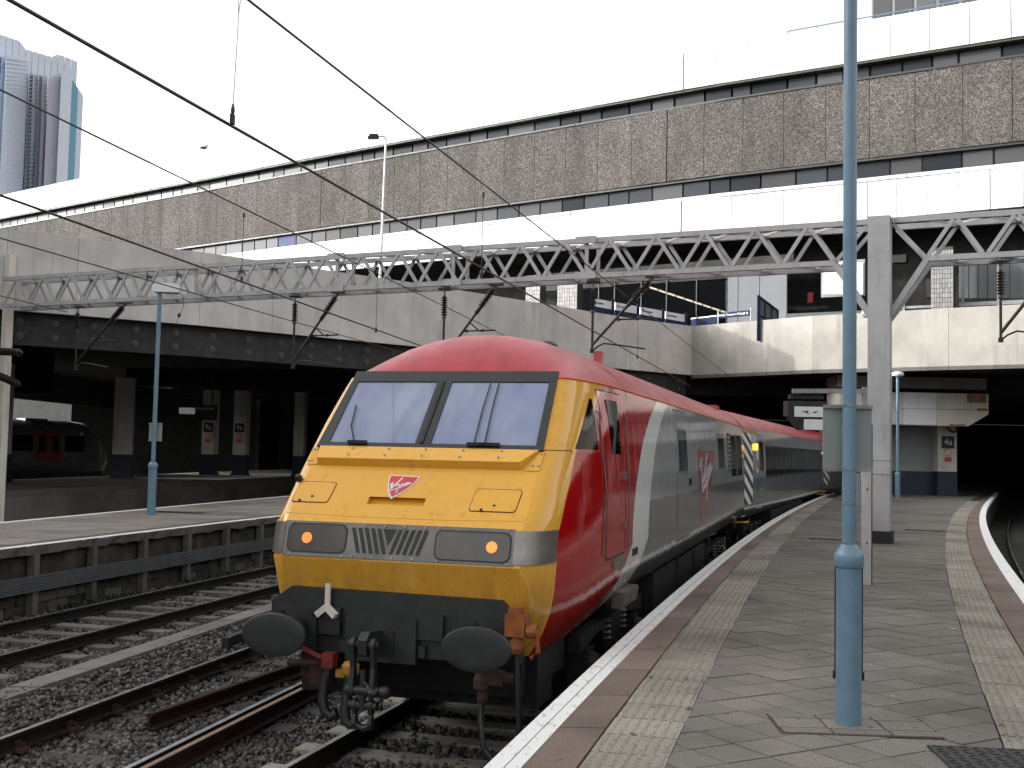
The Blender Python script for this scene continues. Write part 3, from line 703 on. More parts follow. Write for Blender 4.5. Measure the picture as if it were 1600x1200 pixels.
def facrow(name, mat, s0, s1, L, z0, z1, out, th, gap, pick=None, jit=0.0):
    s = s0
    while s < s1:
        e = min(s + L * (1 + (random.random() - .5) * jit), s1); a, d = facpt(s + gap / 2); c, _ = facpt(e - gap / 2); nrm = Vector((-d.y, d.x, 0)); nrm = nrm if nrm.y < 0 else -nrm
        m = MB(); p, q = a + nrm * out, c + nrm * out
        m.prism([p + Vector((0, 0, z0)), q + Vector((0, 0, z0)), q - nrm * th + Vector((0, 0, z0)), p - nrm * th + Vector((0, 0, z0))], (0, 0, z1 - z0))
        m.obj(name, pick() if pick else mat, ofc); s = e
facrow('fascia_panel', 'fascia', 12, FLEN, 1.35, Z['fb'], Z['ft'] - .18, .9, .25, .032)
facrow('fascia_cap', 'fascia', 12, FLEN, 9, Z['ft'] - .17, Z['ft'], .96, .5, .02)
facrow('pebble_panel', 'pebble', 12, FLEN, 2.1, Z['bb'], Z['bt'], .55, .3, .022)
facrow('sill_ledge', 'frame', 12, FLEN, 9, Z['bt'] + .004, Z['bt'] + .10, .62, .5, .0)
facrow('drip_edge', 'frame', 12, FLEN, 9, Z['bb'] - .12, Z['bb'] - .004, .5, .4, .0)
facrow('drip_edge', 'greenedge', 12, FLEN, 9, Z['ut'] - .02, Z['ut'] + .09, .80, .7, .0)
facrow('fascia_panel', 'fascia', 12, FLEN, 1.75, Z['ut'] + .095, Z['top'], .85, .25, .032)
pk = lambda: random.choices(['glass', 'blind', 'blueblind', 'redblind'], [.45, .50, .035, .012])[0]
facrow('window', None, 12, FLEN, 1.45, Z['wb'] + .03, Z['bb'] - .15, .22, .06, .10, pk, .5)
pk2 = lambda: random.choices(['glass', 'blind', 'redblind'], [.75, .24, .012])[0]
facrow('window', None, 12, FLEN, 1.45, Z['bt'] + .12, Z['ut'] - .04, .30, .06, .12, pk2, .6)
facrow('wall_core', 'frame', 12, FLEN, 12, Z['fb'] + .3, Z['top'] - .3, .15, 1.0, .0)
facrow('soffit', 'nearblack', 12, FLEN, 12, Z['fb'] + .02, Z['fb'] + .28, .64, 12, .0)
m = MB()     # flat roof
pp = [facpt(s)[0] for s in np.linspace(12, FLEN, 14)]; m.prism([v + Vector((.2, .3, Z['top'] - .35)) for v in pp] + [v + Vector((12, 18, Z['top'] - .35)) for v in pp[::-1]], (0, 0, .2)); m.obj('roof', 'yard', ofc)
# plant room and rail on the roof
def onfac(px, off=0.0):      # plan point on the facade line (moved off metres into the building) seen in image column px
    k = (px - 800) / FPX
    for (x0, y0), (x1, y1) in zip(FAC[:-1], FAC[1:]):
        L = math.hypot(x1 - x0, y1 - y0); n_ = (-(y1 - y0) / L, (x1 - x0) / L); n_ = n_ if n_[1] > 0 else (-n_[0], -n_[1])
        ax, ay, bx, by = x0 + n_[0] * off, y0 + n_[1] * off, x1 + n_[0] * off, y1 + n_[1] * off
        den = (bx - ax) - k * (by - ay); t = (k * ay - ax) / den
        if -.02 <= t <= 1.02: return Vector((ax + (bx - ax) * t, ay + (by - ay) * t, 0)), Vector(((bx - ax), (by - ay), 0)).normalized(), Vector((n_[0], n_[1], 0))
pr = thing('plant_room', 'pale rooftop plant room with wide windows at the top right', 'building')
a, d, nn = onfac(1362, 3); c, _, _ = onfac(1540, 3)
m = MB(); m.prism([a + Vector((0, 0, Z['top'] - .4)), c + Vector((0, 0, Z['top'] - .4)), c + nn * 5 + Vector((0, 0, Z['top'] - .4)), a + nn * 5 + Vector((0, 0, Z['top'] - .4))], (0, 0, 5)); m.obj('wall', 'greypanel', pr)
for k in range(5):
    p = a + (c - a) * (k + .08) / 5; q = a + (c - a) * (k + .92) / 5; m = MB(); m.prism([p - nn * .03 + Vector((0, 0, Z['top'] + .6)), q - nn * .03 + Vector((0, 0, Z['top'] + .6)), q + nn * .03 + Vector((0, 0, Z['top'] + .6)), p + nn * .03 + Vector((0, 0, Z['top'] + .6))], (0, 0, 2.6)); m.obj('window', 'blind', pr)
rl = thing('roof_railing', 'thin pale handrail along the roof edge at the top right', 'railing')
a, _, _ = onfac(1228, 1.2); c, _, _ = onfac(1530, 1.2)
m = MB(); m.tube([a + Vector((0, 0, Z['top'] + .95)), c + Vector((0, 0, Z['top'] + .95))], .03, 6); m.obj('handrail', 'blue', rl)
for k in range(7):
    p = a + (c - a) * k / 6; m = MB(); m.tube([p + Vector((0, 0, Z['top'] - .3)), p + Vector((0, 0, Z['top'] + .95))], .025, 6); m.obj('post', 'blue', rl)

# concourse front under the building
con = thing('concourse_shop', 'glazed concourse front with grey cladding set back under the white fascia', 'building')
def conpanel(name, mat, p0, p1, y0, y1, off, th=.15, par=con, zref=None):
    a, d, nn = onfac(p0, off); c, _, _ = onfac(p1, off); pm_ = (p0 + p1) / 2; mid, _, _ = onfac(pm_, off)
    za, zb = dp(pm_, y1, mid.y).z, dp(pm_, y0, mid.y).z
    m = MB(); m.prism([a + Vector((0, 0, za)), c + Vector((0, 0, za)), c + nn * th + Vector((0, 0, za)), a + nn * th + Vector((0, 0, za))], (0, 0, zb - za)); return m.obj(name, mat, par)
conpanel('back_wall', 'nearblack', 560, 1640, 385, 600, 3.2)
edges = [905, 933, 958, 1000, 1040, 1087, 1134]
for a, c in zip(edges[:-1], edges[1:]): conpanel('glass_pane', 'dkglass', a + 1, c - 1, 440 + (1134 - a) * .02, 520, 1.0, .05)
for e in edges[1:]: conpanel('mullion', 'frame', e - .8, e + .8, 438, 520, .95, .1)
conpanel('header', 'girder', 830, 1240, 412, 441, .9, .3)
for a, c in ((1136, 1152), (1153, 1186), (1187, 1229)): conpanel('cladding_panel', 'greypanel', a, c, 430, 520, .8, .2)
conpanel('shop_opening_sill', 'duct', 1230, 1420, 486, 520, .3, .3)
for a, c in ((1500, 1515), (1516, 1530), (1531, 1545), (1546, 1560), (1561, 1580), (1581, 1620)): conpanel('cladding_panel', 'duct', a, c, 408, 466, .8, .2)  # white cladding coloured dark grey for the shade under the soffit
conpanel('cross_rail', 'steel', 1500, 1625, 470, 476, .2, .12); conpanel('cross_rail', 'steel', 1390, 1460, 478, 482, .2, .12)
for x in (1413, 1506, 1562): conpanel('stand_post', 'steel', x - 2, x + 2, 410 if x > 1450 else 476, 510, .15, .12)
conpanel('fan_casing', 'darkiron', 1448, 1459, 436, 465, 1.2, .5); conpanel('fan_casing', 'darkiron', 1395, 1417, 398, 410, 1.2, .5)
conpanel('fire_box', 'redsign', 1262, 1270, 457, 473, 2.6, .2)
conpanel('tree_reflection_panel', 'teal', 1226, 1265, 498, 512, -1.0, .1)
t = thing('lit_board', 'bright white slatted board in a frame above the parapet beside the blue pole', 'board')
conpanel('frame', 'steel', 1283, 1352, 407, 463, -.3, .25, t)
for k in range(9): conpanel('slat', 'fascia', 1286 + k * 7.1, 1286 + k * 7.1 + 6.5, 410, 460, -.36, .05, t)
t = thing('warm_strip_light', 'warm strip lights in a line on the concourse ceiling behind the glass', 'light')
for k in range(9):
    px0, px1 = 1014 + k * 14, 1014 + k * 14 + 12; y0 = 449 + k * 4.6; a_, _, _ = onfac(px0, .7); z_ = dp(px0, y0, a_.y).z; c_, _, _ = onfac(px1, .7); z2 = dp(px1, y0 + 3.9, c_.y).z
    m = MB(); m.bar(a_ + Vector((0, 0, z_)), c_ + Vector((0, 0, z2)), .09); m.obj('tube', 'tube_on', t)
# tiled concourse columns
def tiledcol(px, wpx, y0, y1, off, label):
    mid, d, nn = onfac(px, off); t = thing('tiled_column', label, 'column', (mid.x, mid.y, 0), math.atan2(-d.y, -d.x), 'tiled columns on the concourse'); wd = wpx * mid.y / FPX / .82
    zt, zb = dp(px, y0, mid.y).z, dp(px, y1, mid.y).z
    m = MB(); m.box((0, .3, (zt + zb) / 2), (wd - .03, .57, zt - zb)); m.obj('core', 'frame', t)
    n_ = 8; rows = int((zt - zb) / .22); tm = MB(); tm.box((0, 0, 0), (wd / n_ - .02, .03, .20)); tme_ = tm.mesh('wall_tile', 'tile'); te = MB(); te.box((0, 0, 0), (.03, .28, .20)); tee = te.mesh('wall_tile', 'tile')
    for r in range(rows):
        for k in range(n_): link('wall_tile', tme_, t, loc=((k + .5) * wd / n_ - wd / 2, 0, zb + (r + .5) * .22))
        for k in range(2): link('wall_tile', tee, t, loc=(-wd / 2, .15 + k * .3, zb + (r + .5) * .22))
tiledcol(1474, 27, 386, 510, -.8, 'tall pale tiled column right of the grey gantry column')
tiledcol(830, 22, 430, 480, -4, 'short looking tiled column left of a pair above the curved parapet')
tiledcol(884, 30, 428, 490, -3.5, 'tiled column right of a pair above the curved parapet')
# notice boards on the parapet
def onseg(px, pts, out=0.0):
    k = (px - 800) / FPX
    for (x0, y0), (x1, y1) in zip(pts[:-1], pts[1:]):
        t = (k * y0 - x0) / ((x1 - x0) - k * (y1 - y0))
        if -.001 <= t <= 1.001: return Vector((x0 + (x1 - x0) * t, y0 + (y1 - y0) * t - out, 0))
bl = [(926, 957), (961, 997), (1001, 1037), (1041, 1073)]
for k, (p0, p1) in enumerate(bl):
    t = thing('notice_board', ['white and blue direction board above the parapet, leftmost of four', 'second from the left of four white and blue boards on the curved parapet', 'third from the left of four white and blue boards on the curved parapet', 'rightmost of four white and blue boards, next to the parapet corner'][k], 'notice board', group='white and blue boards along the parapet')
    a, c = onseg(p0, PB, -.4), onseg(p1, PB, -.4); ya, yc = 466 + (p0 - 926) * .178, 466 + (p1 - 926) * .178
    za, zc = dp(p0, ya, a.y).z, dp(p1, yc, c.y).z; up = Vector((0, 0, 1)); nn = Vector(((c - a).y, -(c - a).x, 0)).normalized()
    m = MB(); m.prism([a + up * (za - .36), c + up * (zc - .36), c + up * zc, a + up * za], -nn * .06); m.obj('white_panel', 'screen', t)
    m = MB(); m.prism([a + up * (ZT - .1), c + up * (ZT - .1), c + up * (zc - .37), a + up * (za - .37)], -nn * .06); m.obj('blue_panel', 'bluedark', t)
    m = MB(); m.bar(c + up * (ZT - .2), c + up * (zc + .12), .14); m.obj('post', 'bluedark', t)
    text('Information', .17, 'lettering', 'navy', t, frame((a + c) / 2 + up * ((za + zc) / 2 - .18) + nn * .01, (c + up * zc) - (a + up * za), up)) if False else None
    m = MB(); q = a + (c - a) * .08; m.bar(q + up * (za - .17) + nn * .012, a + (c - a) * .14 + up * (za + (zc - za) * .14 - .18) + nn * .012, .08, .01, nn)
    for s0, s1 in ((.18, .24), (.26, .38), (.40, .52)): m.bar(a + (c - a) * s0 + up * (za + (zc - za) * s0 - .18) + nn * .012, a + (c - a) * s1 + up * (za + (zc - za) * s1 - .18) + nn * .012, .005, .06, up)
    m.obj('print', 'navy', t)
t = thing('direction_sign', 'navy sign reading British Transport Police on two white posts at the parapet corner', 'sign')
a, c = onseg(1127, PR, -.5), onseg(1174, PR, -.5); up = Vector((0, 0, 1)); z0 = dp(1150, 491, (a.y + c.y) / 2).z
dr = (c - a).normalized(); nn = Vector((dr.y, -dr.x, 0)); nn = nn if nn.y < 0 else -nn
m = MB(); m.prism([a + up * (z0 - .13), c + up * (z0 - .13), c + up * (z0 + .13), a + up * (z0 + .13)], -nn * .06); m.obj('sign_panel', 'bluedark', t)
text('British Transport Police', .155, 'lettering', 'white', t, frame((a + c) / 2 + up * z0 + nn * .012 - dr * .18, dr, up))
for k in (-.12, -.3):
    m = MB(); m.lathe([(.055, 0), (.055, .01)], c + dr * k + up * z0 + nn * .006, 12, nn); m.obj('symbol', 'white', t)
for p in (a - dr * .1, c + dr * .1):
    m = MB(); m.bar(p + up * (ZT - .1), p + up * (z0 + .25), .06); m.obj('post', 'white', t)
t = thing('barrier_panel', 'plain navy barrier panel on the parapet at the inner corner', 'barrier'); a, c = onseg(1082, PB + PR[1:2], -.5), onseg(1122, PR, -.5); z0 = dp(1100, 494, c.y).z
m = MB(); m.prism([a + up * (ZT - .1), c + up * (ZT - .1), c + up * z0, a + up * (z0 - .02)], (0, .06, 0)); m.obj('panel', 'bluedark', t); m = MB(); m.bar(a + up * z0, c + up * (z0 + .03), .05); m.obj('top_rail', 'steel', t)
t = thing('stair_screen', 'dark blue framed screen panel sloping down behind the parapet with its post', 'screen')
a, c = onseg(1184, PR, .05), onseg(1228, PR, -1.5); zt, zb = dp(1184, 462, a.y).z, dp(1184, 533, a.y).z
m = MB(); m.bar(a + up * zb + Vector((0, -.1, 0)), a + up * zt + Vector((0, -.1, 0)), .13); m.obj('post', 'bluedark', t)
e = c + up * dp(1228, 486, c.y).z; m = MB(); m.bar(a + up * zt, e, .07); m.bar(e, c + up * (ZT - .1), .06); m.bar(a + up * (zt - .9), c + up * (ZT - .1), .06)
for q in (.35, .68): pq = a + (c - a) * q; m.bar(pq + up * ZT, pq + up * (zt + (e.z - zt) * q), .05)
m.obj('frame_rail', 'bluedark', t)
m = MB(); m.add([a + up * ZT + Vector((0, .03, 0)), c + up * ZT + Vector((0, .03, 0)), e + Vector((0, .03, 0)), a + up * (zt - .05) + Vector((0, .03, 0))], [(0, 1, 2, 3)]); m.prism([a + up * ZT + Vector((0, .04, 0)), c + up * ZT + Vector((0, .04, 0)), e + Vector((0, .04, 0)), a + up * (zt - .05) + Vector((0, .04, 0))], (0, .02, 0)); m.obj('mesh_panel', 'duct', t)

# ------------------------------------------------------------------ off to the left: unseen block added to shade the tracks and train
sb = thing('shade_block', 'added grey block outside the left of the picture, shading the tracks', 'building')
m = MB(); m.box((-54, 0, 11), (22, 78, 24.2)); m.obj('wall', 'yard', sb)
wm = MB(); wm.box((0, 0, 0), (.1, 2.2, 1.7)); wme = wm.mesh('window', 'glass')
for fl in range(6):
    for k in range(22): link('window', wme, sb, loc=(-42.98, -36 + k * 3.4, 1.5 + fl * 3.6))

rw = thing('retaining_wall', 'added dark brick wall outside the right of the picture, reflected in the train side', 'wall')  # unseen wall added to darken reflections in the train side
for k in range(10):
    a, c = Vector((13 + k * .42, -34 + k * 5.6, 0)), Vector((13 + (k + 1) * .42, -34 + (k + 1) * 5.6 - .03, 0)); m = MB(); m.prism([a + Vector((0, 0, -1.2)), c + Vector((0, 0, -1.2)), c + Vector((.5, 0, -1.2)), a + Vector((.5, 0, -1.2))], (0, 0, 6.2)); m.obj('wall_bay', 'brick', rw)
    m = MB(); m.box((a.x - .12, a.y + .3, 1.8), (.3, .6, 6.0)); m.obj('pilaster', 'brick', rw)
    m = MB(); m.prism([a + Vector((-.1, 0, 5.01)), c + Vector((-.1, 0, 5.01)), c + Vector((.6, 0, 5.01)), a + Vector((.6, 0, 5.01))], (0, 0, .18)); m.obj('coping', 'yard', rw)

# ------------------------------------------------------------------ the tower
tw = thing('tower_block', 'distant pale blue glass tower block with vertical fins at the top left', 'tower')
DT = 230.0
def tslab(name, mat, p0, p1, yt0, yt1, off, th=8, yb=420):
    a, c = dp(p0, yt0, DT + off), dp(p1, yt1, DT + off + (p1 - p0) * .12); zb = 2.0; m = MB()
    v = [(a.x, a.y, zb), (c.x, c.y, zb), (c.x, c.y, c.z), (a.x, a.y, a.z)]; m.prism(v, (-.40 * th, th, 0)); return m.obj(name, mat, tw)
tslab('core', 'towerdark', -60, 120, 75, 112, 3, 22)
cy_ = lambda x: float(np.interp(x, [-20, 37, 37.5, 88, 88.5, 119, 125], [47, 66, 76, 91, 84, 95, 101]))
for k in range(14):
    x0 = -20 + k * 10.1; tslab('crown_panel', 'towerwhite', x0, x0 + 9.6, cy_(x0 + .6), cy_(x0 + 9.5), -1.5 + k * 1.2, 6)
tslab('fin', 'towerwhite', 9, 45, 84, 90, -5.0); tslab('fin', 'towerdark', 76, 96, 122, 113, -3, 6); tslab('fin', 'towerwhite', 96, 113, 110, 114, -4.5); tslab('edge_glass', 'towerteal', 113, 122, 124, 138, -1.5, 12); tslab('edge_panel', 'towerwhite', 122, 130, 138, 150, 0, 12)
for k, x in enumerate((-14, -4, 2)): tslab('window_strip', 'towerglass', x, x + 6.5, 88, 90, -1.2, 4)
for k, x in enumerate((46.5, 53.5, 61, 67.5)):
    tslab('window_strip', 'towerglass' if k % 2 == 0 else 'towerdark', x, x + 5.2, 114 + k * 1.5, 115.5 + k * 1.5, -1.0, 4)
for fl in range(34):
    a, c = dp(9, 92 + fl * 6.4, DT - 5.15), dp(45, 97 + fl * 6.2, DT - 1.0); m = MB(); m.bar(a, c, .10, .10); m.obj('floor_joint', 'towerdark', tw)
    a, c = dp(46, 118 + fl * 6.1, DT - 1.3), dp(74, 121 + fl * 6.1, DT + 2.0); m = MB(); m.bar(a, c, .25, .22); m.obj('spandrel', 'towerdark', tw)

# ------------------------------------------------------------------ overhead line gantry
G0 = Vector((7.304, 22.227, 0)); G1 = Vector((-15.1, 32.9, 0)); GD = (G1 - G0).normalized(); GN = Vector((-GD.y, GD.x, 0)); GN = GN if GN.y > 0 else -GN
GZT, GZB, GW = 6.40, 5.60, .72
gt = thing('overhead_line_gantry', 'grey lattice gantry spanning the tracks from the grey box column', 'gantry')
def gpnt(t, z, n=0.0): return G0 + GD * t + GN * n + Vector((0, 0, z))
m = MB(); m.box((G0.x, G0.y, 3.23), (.42, .36, 6.5), Matrix.Rotation(math.atan2(GD.y, GD.x) + PI, 3, 'Z')); m.obj('column', 'gantry', gt)
m = MB(); m.box((G0.x, G0.y, .12), (.50, .44, .24), Matrix.Rotation(math.atan2(GD.y, GD.x) + PI, 3, 'Z')); m.obj('column_foot', 'darkiron', gt)
for z in (1.62, 1.35): 
    m = MB(); m.box((G0.x, G0.y, z), (.435, .375, .018), Matrix.Rotation(math.atan2(GD.y, GD.x) + PI, 3, 'Z')); m.obj('strap', 'steel', gt)
TLEN = (G1 - G0).length; RLEN = 11.0
for n_ in (0.0, GW):
    for z in (GZT, GZB):
        m = MB(); m.bar(gpnt(.22 if z == GZT else .86, z, n_), gpnt(TLEN, z, n_), .10, .11); m.obj('chord', 'gantry', gt)
        m = MB(); m.bar(gpnt(-.22 if z == GZT else -.86, z, n_), gpnt(-RLEN, z, n_), .10, .11); m.obj('chord', 'gantry', gt)
bay = 1.085; dme = {}
def diag(a, c, wd=.075, nm='diagonal'):
    m = MB(); m.bar(a, c, wd, wd * .55, GN); m.obj(nm, 'gantry', gt)
for sgn, LEN in ((1, TLEN), (-1, RLEN)):
    for n_ in (0.0, GW):
        t = .86; up = True
        diag(gpnt(sgn * .24, GZT - .05, n_), gpnt(sgn * t, GZB + .03, n_))
        while t + bay < LEN:
            o_ = (-.035 if n_ == 0 else .035)
            diag(gpnt(sgn * (t + .05), GZB + .05, n_ + o_), gpnt(sgn * (t + bay / 2 - .03), GZT - .05, n_ + o_)); diag(gpnt(sgn * (t + bay / 2 + .05), GZT - .05, n_ + o_), gpnt(sgn * (t + bay - .04), GZB + .05, n_ + o_)); t += bay
    t = .86; k = 0
    while t + bay < LEN:
        for z in (GZT - .02, GZB + .02):
            diag(gpnt(sgn * t, z, .06), gpnt(sgn * (t + bay / 2), z, GW - .06), .05, 'brace'); diag(gpnt(sgn * (t + bay / 2), z, GW - .06), gpnt(sgn * (t + bay), z, .06), .05, 'brace')
        t += bay; k += 1
    for t in ([6.3, 9.7, 13, 17.5] if sgn > 0 else [5.5]):
        for n_ in (0.0, GW): diag(gpnt(sgn * t, GZB + .05, n_), gpnt(sgn * t, GZT - .05, n_), .08, 'vertical')
        m = MB(); m.box(gpnt(sgn * t, GZT + .01, -.07), (.5, .03, .16), Matrix.Rotation(math.atan2(GD.y, GD.x) + PI, 3, 'Z')); m.obj('splice_plate', 'gantry', gt); m = MB(); m.box(gpnt(sgn * t, GZB + .01, -.07), (.5, .03, .16), Matrix.Rotation(math.atan2(GD.y, GD.x) + PI, 3, 'Z')); m.obj('splice_plate', 'gantry', gt)
    for n_ in (0.0, GW): m = MB(); m.bar(gpnt(sgn * .88, GZB - .02, n_ * .9), gpnt(sgn * .16, 4.45, n_ * .4), .11, .09, GN); m.obj('knee_brace', 'gantry', gt)
m = MB(); m.box(gpnt(TLEN + .15, 3.0, GW / 2), (.2, .24, 8.4), Matrix.Rotation(math.atan2(GD.y, GD.x) + PI, 3, 'Z')); m.obj('end_column', 'cream', gt)

def tpx(px): k = (px - 800) / FPX; return (G0.x - k * G0.y) / (-GD.x + k * GD.y)
def insulator(mb, a, c, n=8, r=.085):
    a, c = Vector(a), Vector(c); L = (c - a).length; pr_ = [(.02, 0), (.035, .02)]
    for k in range(n):
        z = .05 + (L - .12) * k / n; h = (L - .12) / n; pr_ += [(.04, z), (r, z + h * .35), (r * .96, z + h * .5), (.042, z + h * .62)]
    pr_ += [(.05, L - .06), (.05, L - .01), (.02, L)]
    mb.lathe(pr_, a, 12, (c - a).normalized()); return mb
def support(pv, pd, label, flip=1, zlow=3.95):
    tv, td = tpx(pv), tpx(pd); t = thing('overhead_wire_support', label, 'wire support', group='wire supports hanging under the gantry')
    zt = GZB - .08; N = GW * .35
    m = MB(); m.bar(gpnt(tv, GZB - .06, N), gpnt(tv, zt - .18, N), .05); m.box(gpnt(tv, GZB - .08, N), (.3, .5, .05)); m.obj('hanger', 'steel', t)
    m = MB(); insulator(m, gpnt(tv, zt - .16, N), gpnt(tv, zt - .74, N)); m.obj('insulator', 'insul', t, 40)
    m = MB(); m.tube([gpnt(tv, zt - .72, N), gpnt(tv, zlow - .06, N)], .028, 8); m.obj('drop_tube', 'darkiron', t)
    A_ = gpnt(td, GZB - .06, N); B_ = gpnt(tv, zlow + .12, N); d = (B_ - A_); L = d.length; d = d / L
    m = MB(); m.bar(A_ - d * .12, A_ + d * .12, .06); m.box(A_ + Vector((0, 0, .02)), (.34, .2, .06)); m.obj('hanger', 'steel', t)
    m = MB(); insulator(m, A_ + d * .10, A_ + d * .72, 8, .09); m.obj('insulator', 'insul', t, 40)
    m = MB(); m.tube([A_ + d * .7, B_], .032, 8); m.lathe([(.05, 0), (.05, .12)], A_ + d * .72, 10, d); m.obj('strut', 'darkiron', t)
    P0 = A_ + d * (L * .62); sg = -1 if td < tv else 1
    m = MB(); h = P0 + GD * (sg * .85); m.tube([P0, h], .02, 6); m.tube([A_ + d * (L * .5), P0 + GD * (sg * .42)], .018, 6)
    m.lathe([(.035, 0), (.035, .07)], P0 + GD * (sg * .55), 8, GD); m.lathe([(.035, 0), (.035, .07)], P0 + GD * (sg * .12), 8, GD); m.obj('registration_arm', 'darkiron', t)
    m = MB(); c0 = gpnt(tv, zlow - .02, N); pts = [c0, c0 + GD * (sg * .12) + Vector((0, 0, .10)), c0 + GD * (sg * .28) + Vector((0, 0, .17)), c0 + GD * (sg * .6) + Vector((0, 0, .13)), c0 + GD * (sg * 1.25) + Vector((0, 0, .03))]
    m.tube(pts, .02, 6); m.lathe([(.05, -.04), (.05, .05)], c0, 8); m.obj('steady_arm', 'darkiron', t)
support(918, 1013, 'insulated wire support hanging from the gantry just right of the train roof peak')
support(683, 765, 'insulated wire support hanging behind the left half of the train roof', zlow=3.7)
support(447, 515, 'insulated wire support hanging above the nose left of the train', zlow=3.7)
support(105, 180, 'dark insulated wire support hanging at the left end of the gantry', zlow=3.75)
support(1565, 1662, 'insulated wire support hanging from the right arm of the gantry', zlow=4.0)
# horizontal insulators on the end column
t = thing('column_insulator', 'pair of dark stubby insulators on the post at the left picture edge', 'insulator')
for z in (4.25, 3.55):
    p = gpnt(TLEN - .1, z, -.1); m = MB(); insulator(m, p, p - GD * .95 + Vector((0, 0, -.05 if z > 4 else -.3)), 7, .12); m.obj('insulator', 'insul', t, 40)

# ------------------------------------------------------------------ wires
def wire(p0, p1, z, r, label, ext0=.5, ext1=.25, z1=None):
    a, c = gp(p0[0], p0[1], z), gp(p1[0], p1[1], z1 or z); d = c - a; m = MB(); m.tube([a - d * ext0, a, a + d * .5, c, c + d * ext1], r, 6)
    m.obj('overhead_wire', 'wire', label=label, cat='wire', smooth=60); return a, c
wire((15, 0), (1039, 581), 4.33, .0135, 'thickest black wire slanting from the top left corner to the parapet above the train')
wire((388, 0), (1130, 581), 5.45, .011, 'thin wire slanting from the top centre down past the right end of the train roof', .2)
wire((0, 140), (775, 518), 5.45, .011, 'thin wire crossing the pale tower and running down behind the train roof')
wire((0, 305), (643, 535), 4.33, .015, 'wire crossing in front of the left parapet above the gantry lattice')
wire((0, 372), (559, 531), 4.33, .010, 'thin wire low across the left parapet and over the lamp post head')
wire((0, 462), (103, 487), 4.33, .011, 'short lowest wire at the left picture edge running to an insulator', .5, .02)
def dropper(px, y0, y1, z, label, r=.006):
    a = gp(px, y0, z); b2 = dp(px, y1, a.y); b2.x = a.x; m = MB(); m.tube([a, b2], r, 6); m.lathe([(.02, -.05), (.03, 0), (.02, .06)], b2, 6); m.lathe([(.02, -.04), (.02, .04)], a, 6); m.obj('dropper_wire', 'wire', label=label, cat='dropper', group='droppers between the wires')
dropper(755, 305, 428, 5.45, 'vertical dropper in front of the long white fascia above the train')
dropper(381, 336, 437, 5.45, 'vertical dropper in front of the pebble panels left of the lamp on the deck')
dropper(590, 424, 516, 5.45, 'vertical dropper under the gantry in front of the left parapet')
dropper(997, 495, 558, 5.45, 'short vertical dropper just above the right end of the train roof')
t = thing('wire_hanger', 'thin hanging rod with a clamp holding the thickest wire at the top', 'wire hanger')
pb = gp(363, 192, 4.33); m = MB(); q = Vector((pb.x + .02, pb.y, 5.7)); m.tube([pb + Vector((0, 0, .1)), q - Vector((0, 0, .45))], .004, 6); m.tube([q - Vector((0, 0, .45)), q - Vector((.012, 0, .3)), q - Vector((.012, 0, .1)), q], .004, 6); m.tube([q - Vector((0, 0, .45)), q - Vector((-.012, 0, .3)), q - Vector((-.012, 0, .1)), q + Vector((0, 0, .5))], .004, 6); m.obj('rod', 'steel', t)
m = MB(); m.box(pb + Vector((0, 0, .03)), (.03, .06, .08)); m.lathe([(.012, 0), (.018, .05), (.008, .1)], pb + Vector((0, 0, .06)), 8); m.obj('clamp', 'darkiron', t)

# ------------------------------------------------------------------ lamp posts
def lamppost(loc, label, H=5.3, head='box', R=.078, r=.043, rz=0.0, base=1.03, n=32):
    t = thing('lamp_post', label, 'lamp post', loc, rz, 'blue platform lamp posts')
    m = MB(); m.lathe([(R * 1.0, 0), (R, base - .055)], (0, 0, 0), n); m.obj('base_shaft', 'blue', t, 40)
    m = MB(); m.lathe([(R * 1.10, base - .055), (R * 1.17, base - .048), (R * 1.17, base + .012), (R * 1.10, base + .03), (r * 1.25, base + .075), (r * 1.08, base + .085)], n=n); m.obj('collar', 'blue', t, 40)
    m = MB(); m.lathe([(r, base + .1), (r * .97, H)], n=n); m.obj('pole', 'blue', t, 40)
    if head == 'box':
        m = MB(); m.prism([(-.13, -.12, H - .04), (.46, -.12, H - .05), (.50, -.12, H + .10), (.36, -.12, H + .17), (-.08, -.12, H + .17), (-.16, -.12, H + .09)], (0, .26, 0)); m.obj('lamp_head', 'white', t)
        m = MB(); m.prism([(.08, -.07, H - .06), (.40, -.07, H - .06), (.41, -.07, H - .032), (.06, -.07, H - .032)], (0, .16, 0)); m.obj('lamp_glass', 'lens', t)
    else:
        m = MB(); m.lathe([(.04, H - .02), (.22, H + .02), (.26, H + .08), (.24, H + .17), (.12, H + .21)], n=20); m.obj('lamp_head', 'white', t, 40)
    return t
fl = lamppost((2.131, 7.067, 0), 'tall blue lamp post in the right foreground with a sign plate on it', rz=.4)
for z in (1.985, 1.585, 1.37): 
    m = MB(); m.lathe([(.0455, z - .008), (.046, z + .008)], n=24); m.obj('band', 'steel', fl, 40)
m = MB(); m.box((0, .10, .62), (.172, .012, .70)); m.box((-.088, .088, .29), (.014, .03, .05)); m.box((.088, .088, .29), (.014, .03, .05)); o = m.obj('backing_plate', 'black', fl); o.rotation_euler = (0, 0, -.69)
inf = MB(); inf.box((2.15, 7.05, .0), (.97, .51, .0095), Matrix.Rotation(-.05, 3, 'Z')); inf.obj('infill_bed', 'joint', plat)
for bx, by, lx_, ly_ in [(x_, y_, w_ - .014, h_ - .014) for x_, w_ in ((-.325, .30), (0, .35), (.325, .30)) for y_, h_ in ((.19, .11), (.01, .25), (-.18, .13))]:
    inf = MB(); inf.box((2.15 + bx, 7.05 + by - bx * .05, .003), (lx_, ly_, .013), Matrix.Rotation(-.05, 3, 'Z')); inf.obj('infill_slab', 'slab2' if abs(bx) < .1 and abs(by) < .1 else 'slab', plat)
